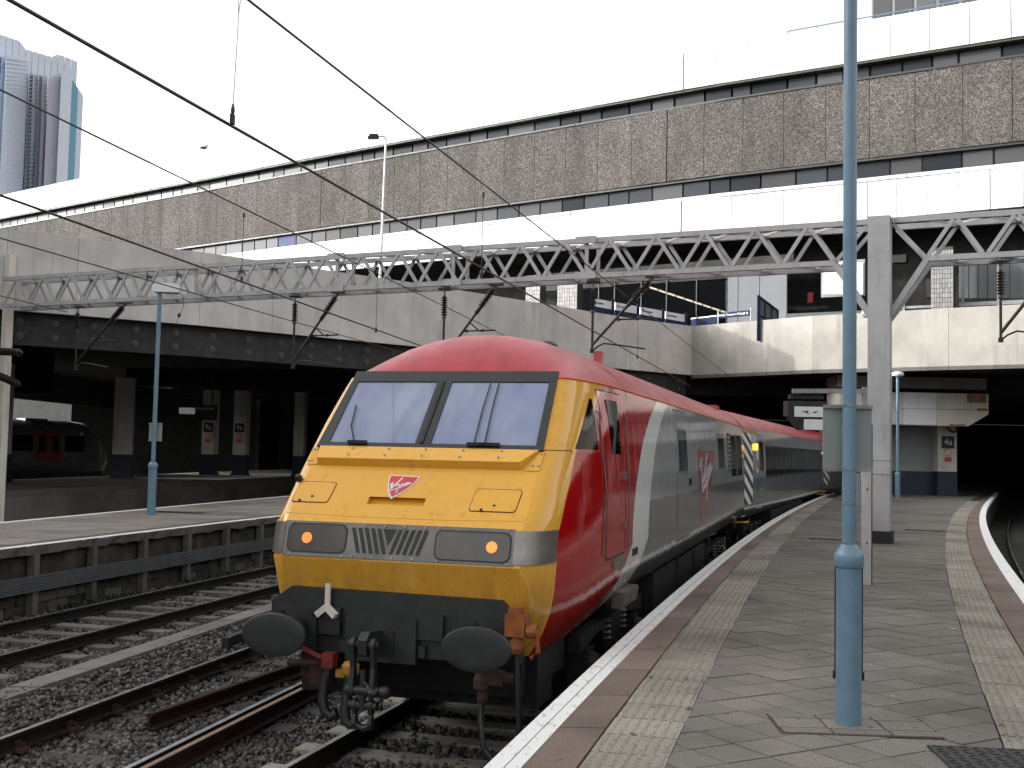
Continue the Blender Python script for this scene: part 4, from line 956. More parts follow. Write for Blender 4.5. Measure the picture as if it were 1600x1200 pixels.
sg = thing('sign_plate', 'blank grey green back of a sign clamped behind the foreground lamp post', 'sign', (2.131, 7.067, 1.78), -.05)
m = MB(); m.box((.005, .075, 0), (.305, .012, .40)); m.obj('plate', 'signback', sg)
for z in (.2, -.2): m = MB(); m.box((.005, .058, z), (.31, .022, .022)); m.obj('channel', 'steel', sg)
p = gp(236, 805); lp = lamppost(p, 'blue lamp post on the left platform with a white boxed head', H=5.22, R=.095, r=.05, base=1.15)
t = thing('sign_plate', 'small blank sign back on the left platform lamp post', 'sign', p + Vector((0, 0, 1.92)), 0)
m = MB(); m.box((0.0, .09, 0), (.30, .012, .42)); m.obj('plate', 'signback', t); m = MB(); m.box((0, .07, .2), (.31, .03, .025)); m.box((0, .07, -.2), (.31, .03, .025)); m.obj('channel', 'steel', t)
m = MB(); q = Vector((.42, 0, 5.2)); m.tube([q, q + Vector((.12, 0, -.1)), q + Vector((.14, 0, -.35)), q + Vector((.05, 0, -.55)), q + Vector((.0, 0, -.75))], .008, 6); m.lathe([(.02, -.05), (.05, 0), (.02, .05)], q + Vector((.05, 0, -.55)), 8); hc = m.obj('hanging_cable', 'black', lp)
lamppost(dp(1402.5, 778, 47.5) * 1.0, 'slim blue lamp post with a round white head near the far platform building', H=5.15, head='disc', R=.11, r=.065).location.z = 0
lamppost(Vector((8.78, 27.3, 0)), 'blue lamp post mostly hidden behind the grey gantry column', H=5.1, head='disc', R=.09, r=.05)
# floodlight on the deck
p = dp(592, 400, 58.); t = thing('floodlight_post', 'white post with a small floodlight standing on the deck before the pebble panels', 'lamp post', (p.x, p.y, 0))
ht = dp(598, 217, 58.).z
m = MB(); m.tube([(0, 0, 5.6), (.1, 0, ht * .6), (.2, 0, ht)], [.09, .075, .05], 10); m.tube([(.2, 0, ht), (.12, 0, ht + .12), (-.3, 0, ht + .12)], .05, 8); m.obj('post', 'white', t, 40)
m = MB(); m.prism([(-.75, -.22, ht + .0), (-.2, -.22, ht + .02), (-.2, -.22, ht + .2), (-.62, -.22, ht + .22)], (0, .44, 0)); m.obj('lamp_head', 'darkiron', t)
# thin aerial on the skyline
p = dp(460, 205, 80); m = MB(); m.tube([(p.x, p.y, Z['top'] - .4), (p.x, p.y, p.z)], .04, 6); m.obj('roof_aerial', 'white', label='thin pale aerial rod rising from the office roof', cat='aerial')
# white square post and small box behind the foreground lamp
p = gp(1353.5, 914); t = thing('sign_post', 'plain white flat post standing behind the foreground blue lamp post', 'post', p, -.1)
m = MB(); m.box((0, 0, 1.05), (.13, .06, 2.1)); m.obj('post', 'postgrey', t); m = MB(); m.box((.064, 0, 1.05), (.012, .07, 2.1)); m.obj('edge_strip', 'black', t)
for z in (.55, 1.25): m = MB(); m.lathe([(.012, 0), (.012, .01)], (0, -.03, z), 8, (0, -1, 0)); m.obj('bolt', 'darkiron', t)
p = dp(1337, 764, 14.9); m = MB(); m.box(p, (.22, .12, .42)); m.obj('equipment_box', 'signback', label='small grey green box behind the foreground lamp post under the sign plate', cat='box')
# theatre signal
DS = 30.0
t = thing('platform_signal', 'dark unlit signal housing with two white panels hanging over the platform from an arm', 'signal')
a, c = dp(1238, 611, DS), dp(1356, 611, DS); m = MB(); m.bar(a, c, .12, .12); m.obj('arm', 'steel', t)
pp_ = dp(1351, 760, DS); m = MB(); m.bar((pp_.x, DS, 0), (pp_.x, DS, c.z + .1), .13, .13, (0, 1, 0)); m.obj('post', 'steel', t)
a, c = dp(1231, 626, DS), dp(1293, 672, DS); m = MB(); cx, cz = (a.x + c.x) / 2, (a.z + c.z) / 2
m.prism([(a.x, DS, a.z), (c.x, DS, a.z), (c.x, DS, a.z - .30), (c.x, DS, c.z), (a.x + .35, DS, c.z), (a.x + .1, DS, a.z - .45), (a.x, DS, a.z - .40)], (0, .5, 0)); m.obj('housing', 'black', t)
m = MB(); m.box((cx, DS + .2, a.z + .12), (.9, .3, .12)); m.bar((cx - .2, DS + .2, a.z), (cx - .2, DS + .2, a.z + .32), .08); m.bar((cx + .35, DS + .2, a.z), (cx + .35, DS + .2, a.z + .32), .06); m.obj('hanger', 'darkiron', t)
a, c = dp(1241, 635, DS), dp(1287, 652, DS); m = MB(); m.box(((a.x + c.x) / 2, DS - .02, (a.z + c.z) / 2), (c.x - a.x, .03, a.z - c.z)); m.obj('upper_panel', 'screen', t)
cx, cz = (a.x + c.x) / 2, (a.z + c.z) / 2; m = MB()
m.prism([(cx - .22, DS - .045, cz + .0), (cx - .04, DS - .045, cz + .03), (cx - .02, DS - .045, cz - .07), (cx - .08, DS - .045, cz - .02)], (0, .01, 0)); m.prism([(cx + .06, DS - .045, cz - .03), (cx + .24, DS - .045, cz + .04), (cx + .16, DS - .045, cz - .03)], (0, .01, 0)); m.obj('print', 'darkiron', t)
a, c = dp(1256, 655, DS), dp(1287, 672, DS); m = MB(); m.box(((a.x + c.x) / 2, DS - .02, (a.z + c.z) / 2), (c.x - a.x, .03, a.z - c.z)); m.obj('lower_panel', 'screen', t)
# covers in the paving
def cover(px, py, wd, ln, label, rz=-.28):
    p = gp(px, py); t = thing('drain_cover', label, 'drain cover', p, rz)
    m = MB(); m.box((0, 0, 0), (wd, ln, .016)); m.obj('frame', 'darkiron', t)
    m = MB()
    for k in range(int(ln / .06)):
        for j in range(int(wd / .07)): m.box((-wd / 2 + .05 + j * .07, -ln / 2 + .04 + k * .06, .008), (.045, .012, .008), Matrix.Rotation(.7 if (j + k) % 2 else -.7, 3, 'Z'))
    m.obj('tread_pattern', 'darkiron', t, kind='stuff')
cover(1560, 1190, .62, .55, 'patterned dark metal cover at the bottom right corner of the platform', -.1)
cover(1300, 843, .9, .35, 'thin dark drain cover across the paving left of the foreground lamp post')
cover(1445, 829, .9, .35, 'thin dark drain cover across the paving right of the grey column')
cover(280, 801, 1.4, .5, 'rusty drain cover on the left platform beside its lamp post')
# bird
p = dp(318, 231, 40); t = thing('bird', 'small dark bird flying against the white sky at upper left', 'bird', p)
m = MB(); m.lathe([(.005, -.16), (.04, -.09), (.055, 0), (.035, .09), (.03, .13), (.005, .17)], n=10, ax=(-.95, .2, .05)); m.add([(.1, 0, 0), (.22, .03, .0), (.22, -.03, .0), (.1, 0, .01)], [(0, 1, 2), (0, 2, 3)]); m.obj('body', 'bird', t, 60)
for s in (-1, 1): m = MB(); m.prism([(-.08, 0, .02), (.07, 0, .02), (.10, s * .18, .10 if s > 0 else -.06), (.05, s * .42, .22 if s > 0 else -.05), (-.02, s * .16, .09 if s > 0 else -.05)], (0, 0, .012)); m.obj('wing', 'bird', t)

# ------------------------------------------------------------------ trains
PR_W = [.90, 1.08, 1.18, 1.30, 1.42, 1.9, 2.4, 2.8, 3.1, 3.25]; PR_V = [1.10, 1.20, 1.285, 1.335, 1.358, 1.365, 1.36, 1.335, 1.295, 1.265]
def prof(wv): return float(np.interp(wv, PR_W, PR_V))
VN_D = [0, .012, .04, .085, .15, .25, .42, .7, 1.1, 1.6]; VN_V = [.775, .80, .835, .862, .886, .908, .930, .958, .985, 1.0]
def Vn(d): return float(np.interp(d, VN_D, VN_V))
def uf(wv): return .19 + .95 * (wv - 1.95) if wv > 1.93 else float(np.interp(wv, [.9, 1.1, 1.35, 1.63, 1.93], [.46, .36, .20, .10, .171]))
WT = 3.25
def shell(par, L, mat, roofmat, uf=uf, Vn=Vn, nose=True, capname='nose_front', hole=None, capmat=None, dome=1.15, wt=WT, rise=.52, wmin=1.06, rear=True):
    ws = [wmin, 1.12, 1.18, 1.24, 1.30, 1.36, 1.42, 1.52, 1.63, 1.78, 1.93, 2.05, 2.2, 2.4, 2.6, 2.8, 2.95, 3.1, 3.18, wt]
    ds = VN_D + [2.1] if nose else [0]
    us = [u for u in np.arange(3.4 if nose else .6, L - .3, 1.0)] + [L]
    wb = lambda u: float(np.interp(u, [.2, 3.2], [wmin - .20, wmin])) if nose else wmin
    for s in (1, -1):
        P = []
        for w0 in ws:
            row = []
            for k in range(len(ds) + len(us)):
                dl = ds[k] if k < len(ds) else None; u = uf(w0) + dl if dl is not None else us[k - len(ds)]
                if dl is None: dl = 9
                wz = w0 if w0 > 1.42 else 1.42 - (1.42 - w0) * (1.42 - wb(u)) / (1.42 - wmin)
                row.append(Vector((s * prof(w0) * Vn(dl), u, wz)))
            P.append(row)
        m = MB(); m.grid(P); m.obj('body_side', mat, par, 40)
    # front cap
    if nose:
        vs_ = sorted(set([-1, -.9, -.7, -.5, -.3, -.1, .1, .3, .5, .7, .9, 1])); wz = list(ws)
        if hole: wz = sorted(wz + [hole[2], hole[3]])
        m = MB()
        def row(w0):
            vf = prof(w0) * Vn(0); r = [k * vf for k in vs_]
            if hole: r = sorted(r + [hole[0], hole[1]])
            wq = w0 if w0 > 1.42 else 1.42 - (1.42 - w0) * (1.42 - wb(uf(w0))) / (1.42 - wmin)
            return [Vector((v, uf(w0), wq)) for v in r]
        rows = [row(x) for x in wz]
        for i in range(len(rows) - 1):
            for j in range(len(rows[0]) - 1):
                q = [rows[i][j], rows[i][j + 1], rows[i + 1][j + 1], rows[i + 1][j]]
                if hole and abs(q[0].z - hole[2]) < 1e-4 and hole[0] - 1e-4 <= q[0].x < hole[1] - 1e-4:
                    bq = [p + Vector((0, .07, -.005)) for p in q]; m.add(q + bq, [(4, 5, 6, 7), (0, 1, 5, 4), (2, 3, 7, 6)] + ([(3, 0, 4, 7)] if abs(q[0].x - hole[0]) < 1e-4 else []) + ([(1, 2, 6, 5)] if abs(q[1].x - hole[1]) < 1e-4 else []))
                else: m.add(q, [(0, 1, 2, 3)])
        m.obj(capname, capmat or mat, par, 25)
    # roof
    ts = [-1, -.985, -.95, -.88, -.77, -.62, -.42, -.2, 0, .2, .42, .62, .77, .88, .95, .985, 1]; R = []
    dd = ([0, .03, .08, .15, .25, .38, .55, .75, .95, 1.2, 1.6, 2.1] if nose else [0]); st = [(uf(wt) + d, d) for d in dd] + [(u, 9) for u in us]
    for u, d in st:
        H = rise * (math.sin(min(d / dome, 1) * PI / 2) ** .72 if nose else 1)
        vs = prof(wt) * Vn(d); R.append([Vector((t * vs, u + 0, wt + H * max(0, 1 - abs(t) ** 2.3) ** .78)) for t in ts])
    m = MB(); m.grid(R); m.obj('roof', roofmat, par, 40)
    # floor and rear end
    m = MB(); m.box((0, L / 2 + .4, wmin + .04), (2.3, L - 1.2, .06)); m.obj('floor_pan', 'darkiron', par)
    if rear:
        poly_ = [(prof(x), L - .004, x) for x in ws] + [(t * prof(wt), L - .004, wt + rise * max(0, 1 - abs(t) ** 2.3) ** .78) for t in ts[::-1]] + [(-prof(x), L - .004, x) for x in ws[::-1]]
        m = MB(); m.prism(poly_, (0, .01, 0)); m.obj('end_wall', 'black', par)
def SP(u, wv, off=0.0, s=1, nose=True): return Vector((s * (prof(wv) * (Vn(max(0, u - uf(wv))) if nose else 1) + off), u, wv))
def patch(name, mat, par, u0, u1, w0, w1, off=.004, th=.02, s=1, nose=True, n=6, nu=4):
    f0 = u0 if callable(u0) else (lambda x: u0); f1 = u1 if callable(u1) else (lambda x: u1); P = []; Q = []
    for i in range(n + 1):
        wv = w0 + (w1 - w0) * i / n; a, c = f0(wv), f1(wv); P.append([SP(a + (c - a) * k / nu, wv, off, s, nose) for k in range(nu + 1)]); Q.append([SP(a + (c - a) * k / nu, wv, off - th, s, nose) for k in range(nu + 1)])
    m = MB(); m.slabgrid(P, Q); return m.obj(name, mat, par, 30)
def bogie(par, uc, wb=2.6):
    b = link('bogie', None, par, loc=(0, 0, 0))
    for k in (-1, 1):
        for s in (-1, 1):
            m = MB(); m.lathe([(.10, -.08), (.30, -.07), (.40, -.06), (.457, -.06), (.457, .05), (.485, .06), (.485, .085), (.1, .085)], (s * .75, uc + k * wb / 2, .457), 28, (-s, 0, 0)); m.obj('wheel', 'darkiron', b, 40)
            m = MB(); m.box((s * 1.02, uc + k * wb / 2, .46), (.2, .34, .3)); m.lathe([(.12, 0), (.1, .1)], (s * 1.1, uc + k * wb / 2, .46), 14, (s, 0, 0)); m.obj('axle_box', 'darkiron', b)
            m = MB(); m.lathe([(.09, 0), (.12, .03), (.09, .06), (.12, .09), (.09, .12), (.12, .15), (.09, .18), (.12, .21), (.09, .24)], (s * 1.04, uc + k * .45, .55), 12); m.obj('spring', 'darkiron', b)
    for s in (-1, 1):
        m = MB(); m.prism([(s * .98, uc - wb / 2 - .45, .62), (s * .98, uc - .7, .72), (s * .98, uc - .55, .48), (s * .98, uc + .55, .48), (s * .98, uc + .7, .72), (s * .98, uc + wb / 2 + .45, .62), (s * .98, uc + wb / 2 + .45, .8), (s * .98, uc - wb / 2 - .45, .8)], (s * .12, 0, 0)); m.obj('side_frame', 'darkiron', b)
    m = MB(); m.box((0, uc, .62), (1.9, .5, .25)); m.obj('bolster', 'darkiron', b)

M['dullred'] = paint('dull_red_vinyl', (.29, .075, .08), .15, .3, 3); M['deepblack'] = paint('unlit_underside', (.007, .007, .007), .9, .2, 3)  # deepblack puts the shade under the nose into the colour
dvt = thing('driving_van_trailer', 'red and yellow nosed driving van leading the train, grey behind a curved white band', 'train car', (X0, Y0, RAILH), -YAW, 'cars of the red and grey train')
CO = -.04
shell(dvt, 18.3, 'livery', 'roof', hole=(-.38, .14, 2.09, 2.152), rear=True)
NQ = Vector((0, -.725, .689))
NB = Vector((0, -.973, .230))
def FP(v, wv, off=0.0):
    return Vector((v, uf(wv), wv)) + (NQ if wv > 1.94 else NB) * off
def fprism(name, mat, poly_, o0, o1, par=dvt, **k):
    m = MB(); A_ = [FP(v, wv, o0) for v, wv in poly_]; B_ = [FP(v, wv, o1) for v, wv in poly_]; n = len(poly_)
    m.add(A_ + B_, [tuple(range(n))[::-1], tuple(range(n, 2 * n))] + [(i, (i + 1) % n, n + (i + 1) % n, n + i) for i in range(n)]); return m.obj(name, mat, par, **k)
def rrect(v0, v1, w0, w1, r=.04, n=4, sk=0.0):
    out = []
    for cx_, cz_, a0 in ((v1 - r, w1 - r, 0), (v0 + r, w1 - r, 90), (v0 + r, w0 + r, 180), (v1 - r, w0 + r, 270)):
        for k in range(n + 1):
            a = math.radians(a0 + 90 * k / n); out.append((cx_ + r * math.cos(a) + sk * (cz_ + r * math.sin(a) - (w0 + w1) / 2), cz_ + r * math.sin(a)))
    return out
# windscreens
wf = link('windscreen_frame', None, dvt)
for nm, pg in (('top_bar', [(-1.015, 3.195), (1.015, 3.195), (1.015, 3.30), (-1.015, 3.30)]), ('bottom_bar', [(-1.08, 2.565), (1.06, 2.565), (1.055, 2.605), (-1.075, 2.605)]),
               ('left_bar', [(-1.075, 2.606), (-.975, 2.606), (-.955, 3.194), (-1.02, 3.194)]), ('right_bar', [(.985, 2.606), (1.055, 2.606), (1.02, 3.194), (.95, 3.194)]), ('centre_bar', [(-.135, 2.606), (.01, 2.606), (.005, 3.194), (-.14, 3.194)])):
    fprism(nm, 'blackframe', pg, -.01, .022, wf)
fprism('centre_strip', 'darkiron', [(-.09, 2.606), (-.06, 2.606), (-.06, 3.19), (-.09, 3.19)], .0225, .034, wf)
fprism('windscreen', 'cabglass', [(-.974, 2.607), (-.136, 2.607), (-.141, 3.193), (-.956, 3.193)], -.005, .010)
fprism('windscreen', 'cabglass', [(.011, 2.607), (.984, 2.607), (.951, 3.193), (.006, 3.193)], -.005, .010)
def wiper(pts, foot, nm='wiper'):
    m = MB(); m.tube([FP(v, x, o) for v, x, o in pts], .007, 5); m.bar(FP(foot[0], 2.60, .035), FP(foot[1], 2.60, .035), .035, .03); m.obj(nm, 'black', dvt)
wiper([(.42, 2.60, .03), (.40, 2.9, .03), (.395, 3.18, .03)], (.36, .66)); wiper([(.52, 2.60, .03), (.49, 2.9, .03), (.475, 3.18, .03)], (.48, .60)); wiper([(-.72, 2.60, .03), (-.82, 2.75, .03), (-.86, 2.95, .03)], (-.78, -.6))
# lip under the windscreens
m = MB(); 
for a, c in ((-1.05, -1.06), (.985, 1.04)): pass
q = [FP(-1.05, 2.572, .0), FP(-1.04, 2.566, .026), FP(-.99, 2.425, .075), FP(-.99, 2.405, .0)]; q2 = [FP(1.03, 2.572, .0), FP(1.02, 2.566, .026), FP(.90, 2.425, .075), FP(.90, 2.405, .0)]
m.add(q + q2, [(0, 1, 2, 3), (7, 6, 5, 4), (0, 4, 5, 1), (1, 5, 6, 2), (2, 6, 7, 3), (3, 7, 4, 0)]); lip = m.obj('windscreen_lip', 'livery', dvt)
fprism('end_plate', 'livery', [(.94, 2.40), (1.06, 2.40), (1.075, 2.56), (1.035, 2.56)], .0, .008); fprism('end_plate', 'livery', [(-1.1, 2.41), (-1.0, 2.41), (-1.055, 2.56), (-1.115, 2.56)], .0, .008)
bb = MB(); bb.lathe([(.011, 0), (.009, .006)], n=8); bme2 = bb.mesh('bolt', 'steel')
def bolt(v, wv, o=.0, par=dvt):
    x = link('bolt', bme2, par, loc=FP(v, wv, o)); x.rotation_euler = ((NQ if wv > 1.94 else NB)).to_track_quat('Z', 'Y').to_euler()
for v, x in ((-1.09, 2.54), (-1.06, 2.54), (-1.07, 2.44), (-1.10, 2.44), (1.05, 2.54), (1.0, 2.44), (1.05, 2.44)): bolt(v, x, .009)
for x_ in (-.7, -.35, .0, .35, .7): bolt(x_, 2.54, .042); bolt(x_, 2.46, .075)
m = MB(); m.tube([FP(1.06, 2.583, .001)] + [Vector((prof(2.583) * Vn(d_) + .001, uf(2.583) + d_, 2.583)) for d_ in (.012, .04, .085, .15, .25, .36)], .004, 5); m.obj('panel_seam', 'darkiron', dvt)
m = MB(); m.tube([FP(-1.1, 2.0, .001), FP(-.4, 1.985, .001), FP(.4, 1.985, .001), FP(1.04, 2.0, .001)], .0025, 5); m.obj('panel_seam', 'livery', dvt)
# red shield badge
def fbez(): pass
sh = [(-.255, 2.335), (-.245, 2.325)]
out_ = [(-.262, 2.335), (.022, 2.328), (.0, 2.285), (-.04, 2.235), (-.09, 2.19), (-.175, 2.135), (-.215, 2.18), (-.245, 2.235), (-.262, 2.29)]
cx0, cz0 = -.135, 2.26
fprism('badge', 'white', out_, .0, .006)
badge = fprism('badge_shield', 'redsign', [(cx0 + (v - cx0) * .90, cz0 + (x - cz0) * .88) for v, x in out_], .0061, .009)
def stroke(pts, wd, nm='lettering'):
    m = MB()
    for a, c in zip(pts[:-1], pts[1:]): m.bar(FP(*a, .0105), FP(*c, .0105), wd, .004, NQ)
    return m
sx = lambda a, c: (-.262 + a * .284, 2.335 - c * .20)
ms = MB()
for pts, wd in (([(.13, .47), (.20, .34), (.19, .62), (.46, .12)], .013), ([(.17, .70), (.50, .52), (.78, .35), (.80, .33)], .009), ([(.28, .50), (.32, .40), (.35, .48), (.40, .38), (.45, .46), (.41, .72)], .010), ([(.47, .50), (.50, .38), (.55, .44), (.58, .36), (.62, .43), (.65, .31), (.68, .40), (.72, .30)], .010), ([(.44, .50), (.41, .75)], .012)):
    for a, c in zip(pts[:-1], pts[1:]): ms.bar(FP(*sx(*a), .0105), FP(*sx(*c), .0105), wd, .004, NQ)
ms.obj('lettering', 'white', dvt)
# hatches
for v0, v1, w0, w1 in ((-1.09, -.735, 2.085, 2.262), (.555, .965, 2.06, 2.245)):
    fprism('hatch_seal', 'black', rrect(v0, v1, w0, w1, .03, sk=.1), .0, .003); h = fprism('hatch', 'livery', rrect(v0 + .006, v1 - .006, w0 + .006, w1 - .006, .026, sk=.1), .0005, .006)
    m = MB(); m.lathe([(.012, 0), (.01, .006)], FP((v0 + v1) / 2, w0 + .05, .006), 8, NQ); m.lathe([(.012, 0), (.012, .01)], FP((v0 + v1) / 2 - .1, w0 + .012, .006), 8, NQ); m.obj('latch', 'darkiron', h)
m = MB(); m.lathe([(.03, -.01), (.035, .02), (.02, .05)], FP(-1.115, 2.28), 12, NQ); m.obj('washer_jet', 'black', dvt)
# lamp band
fprism('lamp_band', 'bandsteel', [(-1.045, 1.645), (1.0, 1.645), (1.0, 1.935), (-1.045, 1.935)], .0, .014)
for s in (1, -1):
    ds_ = [.0, .01, .03, .06, .1, .15, .21, .28, .36]; P = []; Q = []
    for wv in (1.66, 1.75, 1.84, 1.925):
        r1 = []; r2 = []
        v00 = prof(wv) * Vn(0)
        r1.append(Vector((s * 1.0 if s > 0 else -1.05, uf(wv) - .015, wv))); r2.append(r1[0] + Vector((0, .02, 0)))
        for d in ds_: r1.append(Vector((s * (prof(wv) * Vn(d) + .012), uf(wv) + d - .01, wv))); r2.append(Vector((s * (prof(wv) * Vn(d) - .01), uf(wv) + d + .01, wv)))
        P.append(r1); Q.append(r2)
    m = MB(); m.slabgrid(P, Q); m.obj('corner_panel', 'brushed', dvt, 40)
for v0, v1, w0, w1, lv, on, lb in ((-1.0, -.475, 1.685, 1.905, -.83, 'lamp_dim', None), (.335, .965, 1.675, 1.895, .815, 'lamp_on', None)):
    fprism('headlight_rim', 'black', rrect(v0 - .012, v1 + .012, w0 - .012, w1 + .012, .06, sk=.0), .0, .017)
    h = fprism('headlight', 'lens', rrect(v0, v1, w0, w1, .055), .0, .019)
    m = MB(); m.lathe([(.048, 0), (.044, .006)], FP(lv, (w0 + w1) / 2, .0192), 20, NB, 1.0); m.obj('lamp', on, h, 40)
    for q in (v0 + .02, v1 - .02): bolt(q, 1.925, .015); bolt(q, 1.656, .015)
gx0, gx1 = -.43, .26; gm = (gx0 + gx1) / 2
for s in (-1, 1):
    for k in range(5):
        a = gm + s * (.085 + k * .058); sl_ = .055 * s; w0, w1 = 1.69, 1.895; fprism('grille_slot', 'black', [(a - .017 - sl_ * (.8 - 1), w1), (a + .017 - sl_ * (.8 - 1), w1), (a + .017 - sl_, w0), (a - .017 - sl_, w0)], .0, .0155)
fprism('grille_slot', 'black', [(gm - .06, 1.895), (gm + .06, 1.895), (gm, 1.76)], .0, .0155)
for k in range(8): bolt(gx0 + .03 + k * (gx1 - gx0 - .06) / 7, 1.918, .015) if k % 2 else bolt(gx0 + .03 + k * (gx1 - gx0 - .06) / 7, 1.662, .015)
# orange trim at the roof edge
R_ = [Vector((t * prof(WT) * Vn(0), uf(WT) - .004, WT + .006)) for t in np.linspace(-1, 1, 5)] + [Vector((prof(WT) * Vn(d) + .004, uf(WT) + d, WT + .004)) for d in VN_D[1:] + [2.4, 6, 12, 18.2]]
m = MB(); m.tube(R_, .011, 6); m.obj('trim_line', 'trim', dvt)
# side details
for s in (1, -1):
    fr = [(1.10, 2.565), (1.76, 2.565), (1.82, 3.12), (1.70, 3.12)]; gl = [(1.20, 2.60), (1.70, 2.60), (1.755, 3.08), (1.715, 3.08)]
    L_ = lambda x, a, c, x0, x1: a + (c - a) * (x - x0) / (x1 - x0)
    patch('cab_side_window_frame', 'livery', dvt, lambda x: L_(x, 1.08, 1.78, 2.56, 3.12), lambda x: L_(x, 1.86, 1.92, 2.56, 3.12), 2.56, 3.12, .006, .03, s)
    patch('cab_side_window', 'dkglass', dvt, lambda x: L_(x, 1.17, 1.80, 2.60, 3.08), lambda x: L_(x, 1.80, 1.86, 2.60, 3.08), 2.60, 3.08, .010, .03, s)
    patch('door_seal', 'black', dvt, 2.06, 3.02, 1.53, 3.19, .002, s=s); dr = patch('cab_door', 'livery', dvt, 2.085, 2.995, 1.55, 3.175, .005, s=s)
    patch('door_window', 'dkglass', dr, 2.33, 2.78, 2.56, 3.10, .008, s=s)
    
    for wz_ in (2.34, 1.82): m = MB(); m.bar(SP(2.88, wz_ + .04, .02, s), SP(2.88, wz_ - .04, .02, s), .05, .04); m.obj('door_handle', 'brushed', dr)
    for u in (1.96, 3.14):
        m = MB(); m.tube([SP(u, 1.58, .002, s), SP(u, 1.6, .022, s), SP(u, 2.2, .022, s), SP(u, 2.95, .022, s), SP(u, 2.97, .002, s)], .008, 6); m.obj('grab_rail', 'bandsteel', dvt)
    patch('kick_plate', 'brushed', dvt, 2.42, 3.0, 1.425, 1.525, .02, .03, s=s)
    m = MB(); m.prism([(s * 1.20, 3.2, .93), (s * 1.30, 3.2, .93), (s * 1.33, 3.2, 1.10), (s * 1.20, 3.2, 1.10)], (0, .85, 0)); m.obj('step_well', 'trough', dvt)
    for k in range(8): m = MB(); m.bar((s * 1.312, 3.26 + k * .105, .94), (s * 1.338, 3.26 + k * .105, 1.09), .045, .02, (s, 0, 0)); m.obj('step_rib', 'trough', dvt)
    patch('door_seal', 'black', dvt, 6.93, 8.36, 1.36, 3.20, .002, s=s); patch('luggage_door', 'livery', dvt, 6.95, 7.64, 1.38, 3.185, .005, s=s); patch('luggage_door', 'livery', dvt, 7.655, 8.34, 1.38, 3.185, .005, s=s)
    patch('window_rim', 'brushed', dvt, 7.06, 8.0, 2.30, 2.94, .0095, s=s); patch('side_window', 'dkglass', dvt, 7.10, 7.96, 2.34, 2.91, .0125, s=s)
    m = MB(); m.bar(SP(8.2, 2.22, .02, s), SP(8.2, 2.12, .02, s), .06, .04); m.obj('door_handle', 'darkiron', dvt)
    patch('window_rim', 'brushed', dvt, 12.4, 13.6, 2.30, 2.98, .003, s=s); patch('side_window', 'dkglass', dvt, 12.47, 13.53, 2.34, 2.94, .006, s=s)
    patch('vent_panel', 'black', dvt, 14.3, 15.0, 2.25, 3.02, .004, s=s); patch('side_window', 'dkglass', dvt, 15.05, 17.6, 2.14, 3.02, .006, s=s)
    m = MB(); m.bar(SP(16.3, 2.15, .01, s), SP(16.3, 3.0, .01, s), .06, .02); m.obj('window_bar', 'brushed', dvt)
    for k in range(8): patch('vent_slat', 'steel', dvt, 14.34, 14.96, 2.29 + k * .09, 2.33 + k * .09, .012, .008, s=s, n=1, nu=1)
    # large dull red shield on the side
    lg = [(9.3, 2.66), (11.9, 2.60), (11.5, 2.35), (11.0, 1.9), (10.4, 1.5), (9.95, 1.28), (9.6, 1.8), (9.35, 2.3)]
    m = MB(); cxx = 10.4
    P = []; Q = []
    for i in range(9):
        wv = 1.28 + (2.64 - 1.28) * i / 8; l = float(np.interp(wv, [1.28, 1.8, 2.3, 2.64], [9.95, 9.6, 9.35, 9.3])); r_ = float(np.interp(wv, [1.28, 1.5, 1.9, 2.35, 2.64], [9.96, 10.4, 11.0, 11.5, 11.9]))
        P.append([SP(l + (r_ - l) * k / 6, wv, .003, s) for k in range(7)]); Q.append([SP(l + (r_ - l) * k / 6, wv, -.003, s) for k in range(7)])
    m.slabgrid(P, Q); m.obj('side_shield', 'dullred', dvt, 40)
    m = MB()
    for pts in ([(9.5, 2.35), (9.75, 2.5), (9.8, 2.05), (10.6, 2.58)], [(9.8, 1.98), (10.6, 2.12), (11.3, 2.38)], [(10.05, 2.1), (10.2, 2.3), (10.35, 2.1), (10.5, 2.35), (10.6, 2.15), (10.45, 1.8)], [(10.65, 2.2), (10.8, 2.4), (10.9, 2.22), (11.1, 2.45)]):
        for a, c in zip(pts[:-1], pts[1:]): m.bar(SP(a[0], a[1], .006, s), SP(c[0], c[1], .006, s), .07, .006, (s, 0, 0))
    m.obj('side_lettering', 'postgrey', dvt)
    m = MB()
    for k in range(5): m.bar(SP(3.52 + k * .075, 1.46, .003, s), SP(3.52 + k * .075, 1.54, .003, s), .004, .045, (0, 1, 0))
    m.obj('number_print', 'black', dvt, kind='stuff')
# underneath and nose gear
bogie(dvt, 3.9); bogie(dvt, 14.6)
for k, (a, c) in enumerate(((6.3, 8.4), (8.6, 10.4), (10.6, 12.2))):
    m = MB(); m.box((0, (a + c) / 2, .68), (2.3, c - a, .62)); m.obj('equipment_case', 'darkiron', dvt)
m = MB(); m.prism([(-.96, .12, 1.385), (.90, .12, 1.365), (1.02, .12, 1.25), (1.05, .12, .86), (-1.14, .12, .86), (-1.14, .12, 1.26)], (0, .2, 0)); m.obj('buffer_beam', 'bufferface', dvt)
m = MB(); m.box((-.05, 1.0, .66), (2.2, .5, .55)); m.box((-.05, 1.4, .75), (2.0, 1.6, .5)); m.obj('underframe', 'deepblack', dvt)
m = MB(); m.box((-.1, .08, 1.0), (.62, .08, .36)); m.obj('drawhook_plate', 'bufferface', dvt)
m = MB(); m.box((-.13, .055, .98), (.30, .05, .2)); m.obj('drawhook_recess', 'black', dvt)
